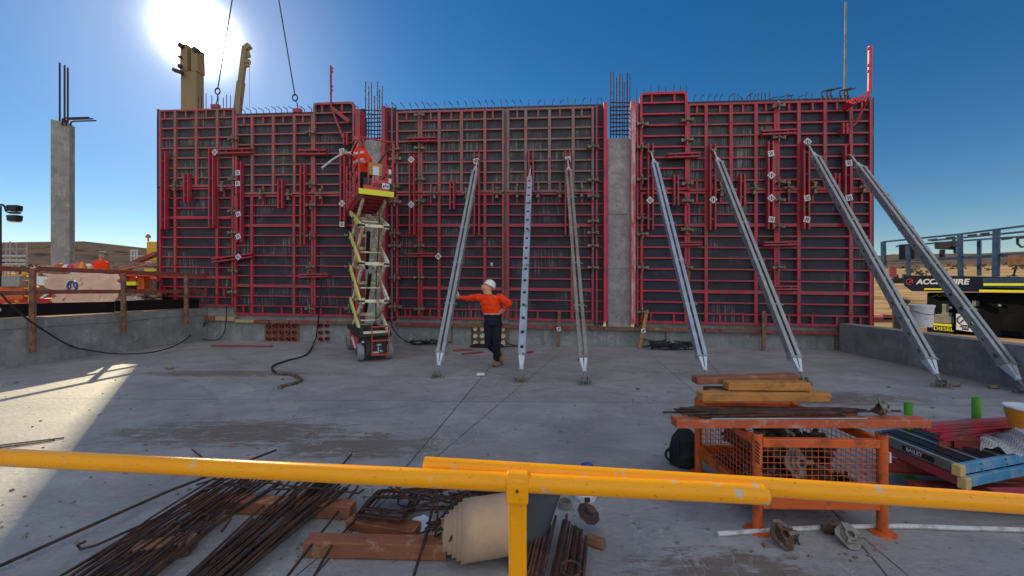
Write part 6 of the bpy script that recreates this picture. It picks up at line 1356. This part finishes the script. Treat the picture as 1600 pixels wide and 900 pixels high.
# yellow machine with boom arm
ym = thing('telehandler', 'yellow site machine with a reddish boom slanting down left, partly behind the wall corner', 'telehandler', V((W(245, 450, 17).x, 17, gl(-15, 17))))
a, b = W(228, 408, 17), W(262, 377, 17); mb = MB(); mb.box(((a.x+b.x)/2, 18, (a.z+b.z)/2), (b.x-a.x, 2, b.z-a.z)); mb.build('cab', 'machine_yellow', ym, bevel=.06)
a, b = W(240, 425, 17), W(262, 408, 17); mb = MB(); mb.box(((a.x+b.x)/2, 18, (a.z+b.z)/2-.4), (b.x-a.x, 2, b.z-a.z+.8)); mb.build('body', 'machine_yellow', ym, bevel=.04)
mb = MB(); mb.lathe(W(231.5, 377, 17), [(.03, 0), (.03, .15), (.09, .15), (.09, .25), (.03, .32)], 10); mb.build('beacon', 'pipe_orange', ym)
mb = MB(); mb.bar(W(180, 423, 16), W(246, 396, 16), .25, .16, (0, 0, 1)); mb.build('boom', 'pipe_red', ym, bevel=.02)
for x in (-.1, 2.2): mb = MB(); mb.lathe(V((W(245, 450, 17).x+x, 16.9, gl(-15, 17)+.5)), [(.35, 0), (.5, .05), (.5, .4), (.35, .45)], 20, (0, 1, 0)); mb.build('wheel', 'rubber', ym)
# cranes behind the wall
def crane(base_x, D, segs, label, det, zg):
    rt = thing('crane', label, 'crane', V((W(base_x, 450, D).x, D, zg)))
    return rt
Dc = 30.; zg = gl(-25, 30)
k1 = crane(297, Dc, None, 'thick crane boom rising into the sun glare behind the left corner of the wall', 0, zg)
for i, (yb, yt, xa, xb) in enumerate(((None, 110, 278, 307), (110, 84, 279, 306.5), )):
    p = W(xa, yt, Dc); q_ = W(xb, yt, Dc); z0 = zg+1.2 if yb is None else W(0, yb, Dc).z; cx_ = (p.x+q_.x)/2; ww = q_.x-p.x
    if i == 0:
        mb = MB(); mb.box((cx_, Dc+.5, (z0+p.z)/2), (ww*.84, .8, p.z-z0)); mb.build('boom', 'crane_yellow', k1, bevel=.05)
    else:
        for sgn, w2, yt2 in ((-1, .42, 67), (1, .38, 74)):
            zt = W(0, yt2, Dc).z; mb = MB(); mb.box((cx_+sgn*(ww/2-ww*w2/2), Dc+.5, (z0+zt)/2), (ww*w2, .8, zt-z0)); mb.build('boom_head_cheek', 'crane_yellow', k1, bevel=.06)
        for x, y, r in ((281, 70, .2), (279.5, 88, .1), (303, 76, .2)): mb = MB(); mb.lathe(W(x, y, Dc-.1), [(r, 0), (r, .4)], 14, (0, 1, 0)); mb.build('sheave', 'steel_dark', k1)
mb = MB(); mb.bar(W(271, 109, Dc-.2), W(285, 114, Dc-.2), .3, .25); mb.bar(W(279, 104, Dc-.2), W(284, 103, Dc-.2), .25, .25); mb.build('work_light', 'steel_dark', k1, bevel=.04)
mb = MB(); mb.tube([W(309, 79, Dc-.2), W(319, 84, Dc-.2)], .06, 6); mb.build('anemometer', 'steel_dark', k1)
mb = MB(); mb.box((W(297, 450, Dc).x, Dc+1, zg+.9), (2.6, 7, 1.2)); mb.build('carrier', 'crane_yellow', k1, bevel=.1)
k2 = crane(345, 26, None, 'slim crane boom leaning right behind the wall, right of the sun glare', 0, gl(-18, 26)); D2 = 26.
a, b = W(371.5, 170, D2), W(383, 77, D2); d = (b-a); base_p = a-d*((a.z-gl(-18, 26)-1)/d.z)
mb = MB(); mb.bar(base_p, a+d*.45, .40, .34, (0, 1, 0)); mb.build('boom', 'crane_yellow', k2, bevel=.03); mb = MB(); mb.bar(a+d*.45, b, .32, .28, (0, 1, 0)); mb.build('boom_tip', 'crane_yellow', k2, bevel=.03)
mb = MB(); mb.bar(W(381, 78, D2), W(391, 71, D2), .35, .3, (0, 1, 0)); mb.bar(W(386, 80, D2), W(389, 90, D2), .3, .12, (0, 1, 0)); mb.bar(W(384, 96, D2), W(390, 97, D2), .3, .3); mb.bar(W(385, 96, D2), W(386, 105, D2), .3, .18, (0, 1, 0)); mb.build('boom_head', 'crane_yellow', k2, bevel=.04)
mb = MB(); mb.tube([W(390, 78, D2), W(390, 170, D2)], .02, 5); mb.build('rope', 'alu', k2)
mb = MB(); mb.box((base_p.x, D2+.5, gl(-18, 26)+.9), (2.4, 5, 1.2)); mb.build('carrier', 'crane_yellow', k2, bevel=.1)

# ------------------------------------------------------------------ big blue lift on the right
A0 = V(((1384-800)/600*12.3, 12.3, 0)); A1 = V(((1640-800)/600*9.2, 9.2, 0)); bd = (A1-A0).normalized(); bn = V((-bd.y, bd.x, 0)); zgr = gh(12, 11)
bl_ = thing('boom_platform_lift', 'large dark blue rough terrain lift with lettered skirt, behind the right low wall', 'platform lift', A0+bd*2+V((0, 0, zgr)))
def BPt(px, py, dep=0.):
    """point on the machine's near side plane (dep: metres behind it)"""
    rr = (px-800)/600; # ray (rr,1)*D ; plane through A0 with direction bd
    nrm = bn; D = (A0+bn*dep).dot(nrm)/(V((rr, 1, 0)).dot(nrm)); return V((rr*D, D, 1.6+(450-py)/600*D))
def bslab(pts, dep0, dep1, nm, m, par=None, bev=.015):
    f = [BPt(x, y, dep0) for x, y in pts]; mb = MB(); mb.prism(f, bn*(dep1-dep0)); return mb.build(nm, m, par or bl_, bevel=bev)
if bn.y < 0: bn = -bn
bslab([(1411, 430), (1535, 432), (1662, 434), (1662, 452), (1536, 449), (1536, 456), (1424, 455), (1412, 446)], 0, 1.9, 'platform_skirt', 'boom_navy')
bslab([(1536, 434), (1662, 435), (1662, 451), (1536, 449)], -.02, -.001, 'skirt_panel', 'boom_blue', bev=.004)
bslab([(1536.5, 442.6), (1662, 442.6), (1662, 446.8), (1536.5, 446.2)], -.034, -.021, 'yellow_stripe', 'hi_yellow', bev=0); bslab([(1530, 452.5), (1662, 454.5), (1662, 458), (1530, 456)], -.034, .4, 'yellow_stripe', 'hi_yellow', bev=0); bslab([(1444, 450.5), (1478, 450.8), (1478, 453), (1444, 452.8)], -.02, -.001, 'yellow_stripe', 'hi_yellow', bev=0)
bslab([(1447, 457), (1540, 458), (1662, 458), (1662, 530), (1447, 524)], .25, 1.9, 'engine_body', 'engine_black', bev=.05)
bslab([(1448, 470), (1490, 470), (1490, 524), (1448, 521)], .12, .30, 'side_box', 'engine_black'); bslab([(1377, 443), (1415, 441), (1415, 434), (1377, 436)], .3, 1.6, 'deck_extension', 'boom_navy')
for px, py in ((1470, 505), (1590, 514)):
    mb = MB(); c = BPt(px, 495, .25); c.z = zgr+.42; mb.lathe(c, [(.25, 0), (.42, .05), (.42, .32), (.25, .36)], 26, bn); mb.build('tyre', 'engine_black', bl_, smooth=True)
# guard rails
def br(pts, dep, nm='guard_rail', m='boom_blue', w_=.05):
    f = [BPt(x, y, dep) for x, y in pts]
    for a, b in zip(f, f[1:]): mb = MB(); mb.bar(a, b, w_, w_, bn); mb.build(nm, m, bl_, bevel=.006)
br([(1380, 378), (1500, 366), (1662, 345)], .05); br([(1380, 409), (1500, 402), (1662, 392)], .05); br([(1380, 378), (1381, 416)], .05, 'rail_post', 'boom_blue', .10)
br([(1418, 384), (1420, 432)], .05, 'rail_post', 'boom_blue', .08); br([(1500, 366), (1501, 432)], .05, 'rail_post', 'boom_blue', .09); br([(1557, 359), (1556, 432)], .05, 'rail_post', 'boom_blue', .11); br([(1530, 375), (1530, 431)], .3, 'rail_post', 'boom_blue', .07)
br([(1455, 376), (1662, 356)], .9); br([(1430, 407), (1662, 396)], 1.6); br([(1490, 372), (1493, 396)], .6, 'rail_post', 'boom_blue', .06); br([(1400, 385), (1520, 375), (1662, 365)], 1.8)
for x in (1450, 1478, 1512, 1532): y = 366-(x-1500)*.115; br([(x, y+3.5), (x+14, y+2)], .05, 'clip_bar', 'steel_dark', .05)
for x in (1565, 1588): y = 378-(x-1500)*.06; br([(x, y-.5), (x+16, y-2.5)], .05, 'clip_bar', 'steel_dark', .06)
bslab([(1404, 382), (1418, 381), (1419, 405), (1404, 406)], .2, .5, 'control_cover', 'steel_dark'); bslab([(1424, 383), (1441, 385), (1441, 404), (1424, 405)], .5, .55, 'document_box', 'galv'); bslab([(1459, 378), (1487, 377), (1488, 385), (1480, 390), (1460, 389)], .4, .7, 'control_box', 'black'); bslab([(1467, 390), (1474, 390), (1474, 405), (1467, 405)], .5, .6, 'control_stem', 'green_pvc' if 0 else 'steel_dark')
bslab([(1574, 396), (1640, 393), (1640, 415), (1575, 416)], .3, .8, 'tool_crate', 'timber_brown'); 
mb = MB(); mb.tube([BPt(1588, 400+16, .3), BPt(1585, 426, .2), BPt(1583, 432, .2)], .02, 6); mb.build('cable', 'hose', bl_); mb = MB(); mb.tube([BPt(1590, 372, .1), BPt(1590, 381, .1), BPt(1596, 386, .1), BPt(1612, 384, .1)], .025, 6); mb.build('cable', 'hose', bl_)
# lettering on the skirt
mxs = frame(BPt(1432, 443.8, -.004), bd, Z); hgt = (BPt(1432, 435.5, 0)-BPt(1432, 443.8, 0)).z
text('ACCESS', hgt*1.28, mxs, 'text_white', 'lettering', bl_, .003, .18, 'LEFT', .008)
text('HIRE', hgt*1.28, frame(BPt(1480, 444.2, -.004), bd, Z), 'text_white', 'lettering', bl_, .003, .18, 'LEFT', .008)
mb = MB(mxs @ Matrix.Translation((-.14, .07, 0))); mb.tube([(.10*math.cos(t), .085*math.sin(t), 0) for t in [R(60+k*22) for k in range(11)]], .012, 6); mb.bar((-.04, -.04, 0), (.05, .07, 0), .02, .01, (0, 0, 1)); mb.bar((.05, .07, 0), (.06, -.05, 0), .02, .01, (0, 0, 1)); mb.bar((-.01, -.01, 0), (.07, -.01, 0), .02, .01, (0, 0, 1)); mb.build('logo', 'text_red', bl_)
# signs on the side
bslab([(1494, 490), (1523, 493), (1522, 519), (1494, 515)], -.06, -.045, 'sign_board', 'text_white', bev=0); 
mb = MB(frame(BPt(1507, 500.5, -.064), bd, Z)); mb.tube([(.15*math.cos(t), .14*math.sin(t), 0) for t in [R(55+k*18) for k in range(14)]], .010, 6); mb.bar((-.09, -.07, 0), (.04, .08, 0), .022, .006, (0, 0, 1)); mb.bar((.04, .08, 0), (.09, .0, 0), .022, .006, (0, 0, 1)); mb.bar((.05, .02, 0), (.16, .0, 0), .02, .006, (0, 0, 1)); mb.build('logo', 'boom_navy', bl_)
text('ACCESS', .075, frame(BPt(1499.5, 511.3, -.062), bd, Z), 'boom_navy', 'lettering', bl_, .002, .1, 'LEFT', .004); text('HIRE', .06, frame(BPt(1503, 515.0, -.062), bd, Z), 'boom_navy', 'lettering', bl_, .002, .1, 'LEFT', .004)
bslab([(1455.5, 504.6), (1487, 507.2), (1487, 510.4), (1455.5, 507.6)], -.055, -.04, 'yellow_label', 'hi_yellow', bev=0); bslab([(1455.5, 507.7), (1487, 510.5), (1487, 519.5), (1456, 516)], -.055, -.04, 'label_board', 'black', bev=0)
text('DIESEL', .145, frame(BPt(1458.5, 515.0, -.058), (BPt(1487, 518.2, -.058)-BPt(1458.5, 515.6, -.058)), Z), 'hi_yellow', 'lettering', bl_, .002, 0, 'LEFT', .0)
bslab([(1455.5, 490.5), (1471, 491), (1471, 488), (1483, 489), (1483, 494), (1486.5, 496), (1486.5, 506), (1455.5, 504)], -.03, .1, 'foam_box', 'white_plastic' if 0 else 'galv_dull', bev=.01); bslab([(1472, 475), (1479, 475), (1479, 489), (1472, 489)], -.02, .1, 'bottle', 'galv_dull', bev=.01); bslab([(1481, 479), (1487, 479), (1487, 482.5), (1481, 482.5)], .10, .115, 'sticker', 'text_white', bev=0)
bslab([(1519, 470), (1525, 470), (1525, 478), (1519, 478)], .10, .245, 'switch_plate', 'galv_dull', bev=0); mb = MB(); mb.lathe(BPt(1563, 477, .24), [(.03, 0), (.03, .03)], 10, -bn); mb.build('knob', 'alu', bl_)
mb = MB(); p = BPt(1492, 462, .24); mb.tube([BPt(1455+i*2.2, 462+1.6*math.sin(i*1.3), .22) for i in range(16)], .012, 5); mb.build('scuff', 'galv_dull', bl_)
wb_ = thing('bucket', 'white plastic bucket with lid on the right low wall beside the dark lift', 'bucket', W(1440, 518, 9.0))
c = W(1440, 519, 9.0); c.z = .70; mb = MB(); mb.lathe(c, [(.185, 0), (.205, .44), (.215, .44), (.215, .49)], 28); mb.build('bucket', 'white_plastic', wb_, smooth=True); mb = MB(); mb.lathe(c, [(.222, .46), (.222, .50), (.19, .51)], 28); mb.build('lid', 'white_plastic', wb_, smooth=True); mb = MB(); mb.tube([c+V((-.215*math.cos(t), -.215*math.sin(t) if 1 else 0, .38-.09*math.sin(t))) for t in [R(k*15) for k in range(13)]], .006, 5); mb.build('handle', 'steel_dark', wb_)
# clutter left of the lift
rt = thing('bent_sheet', 'torn black sheet leaning behind the low wall between the two rightmost braces', 'sheet', W(1412, 500, 10.2)); mb = MB(); P = [(1398, 520), (1396, 470), (1404, 458), (1410, 466), (1424, 470), (1412, 485), (1408, 520)]; mb.prism([W(x, y, 10.2) for x, y in P], V((.02, .08, 0))); mb.build('sheet', 'black', rt, bevel=.01)
for a, l, m_ in (((1366, 1402, 496, 504), 'dark red board on the ground behind the low wall at the wall corner', 'red_wood'), ((1380, 1398, 492, 500), 'red plastic crate on the ground behind the low wall near the wall corner', 'red')): back(a[0], a[1], a[2], a[3], 10.6, .4, 'site_board', m_, l, 'board')
pl = thing('marker_post', 'small reddish sign post far off on the plain above the white bucket', 'post', W(1394, 430, 60)); mb = MB(); mb.box(W(1394, 425, 60), (1.1, .3, 1.6)); mb.build('sign', 'pipe_red', pl)
# low shrubs on the far plain
mb = MB(); sr_ = random.Random(5)
for i in range(700):
    a = sr_.uniform(-1.02, 1.02); d = sr_.uniform(60, 420); x = math.sin(a)*d*1.3; y = math.cos(a)*d
    z = gh(x, y); s = sr_.uniform(.4, 1.3)*(1+d/260)
    for k in range(5):
        c = V((x+sr_.uniform(-1, 1)*s, y+sr_.uniform(-1, 1)*s, z+s*.3)); r_ = s*sr_.uniform(.3, .6); mb.add([c+V((sr_.uniform(-1, 1), sr_.uniform(-1, 1), sr_.uniform(-.5, .9)))*r_ for _ in range(6)], [(0, 1, 2), (1, 3, 2), (3, 4, 5), (0, 2, 4), (5, 1, 0), (2, 3, 5)])
mat('shrub', (.07, .062, .035), .9, var=.4, scale=2, bump=0); tag(mb.build('shrubs', 'shrub', recalc=False), 'low dry scrub dotted over the far plain and hillsides', 'scrub', kind='stuff')
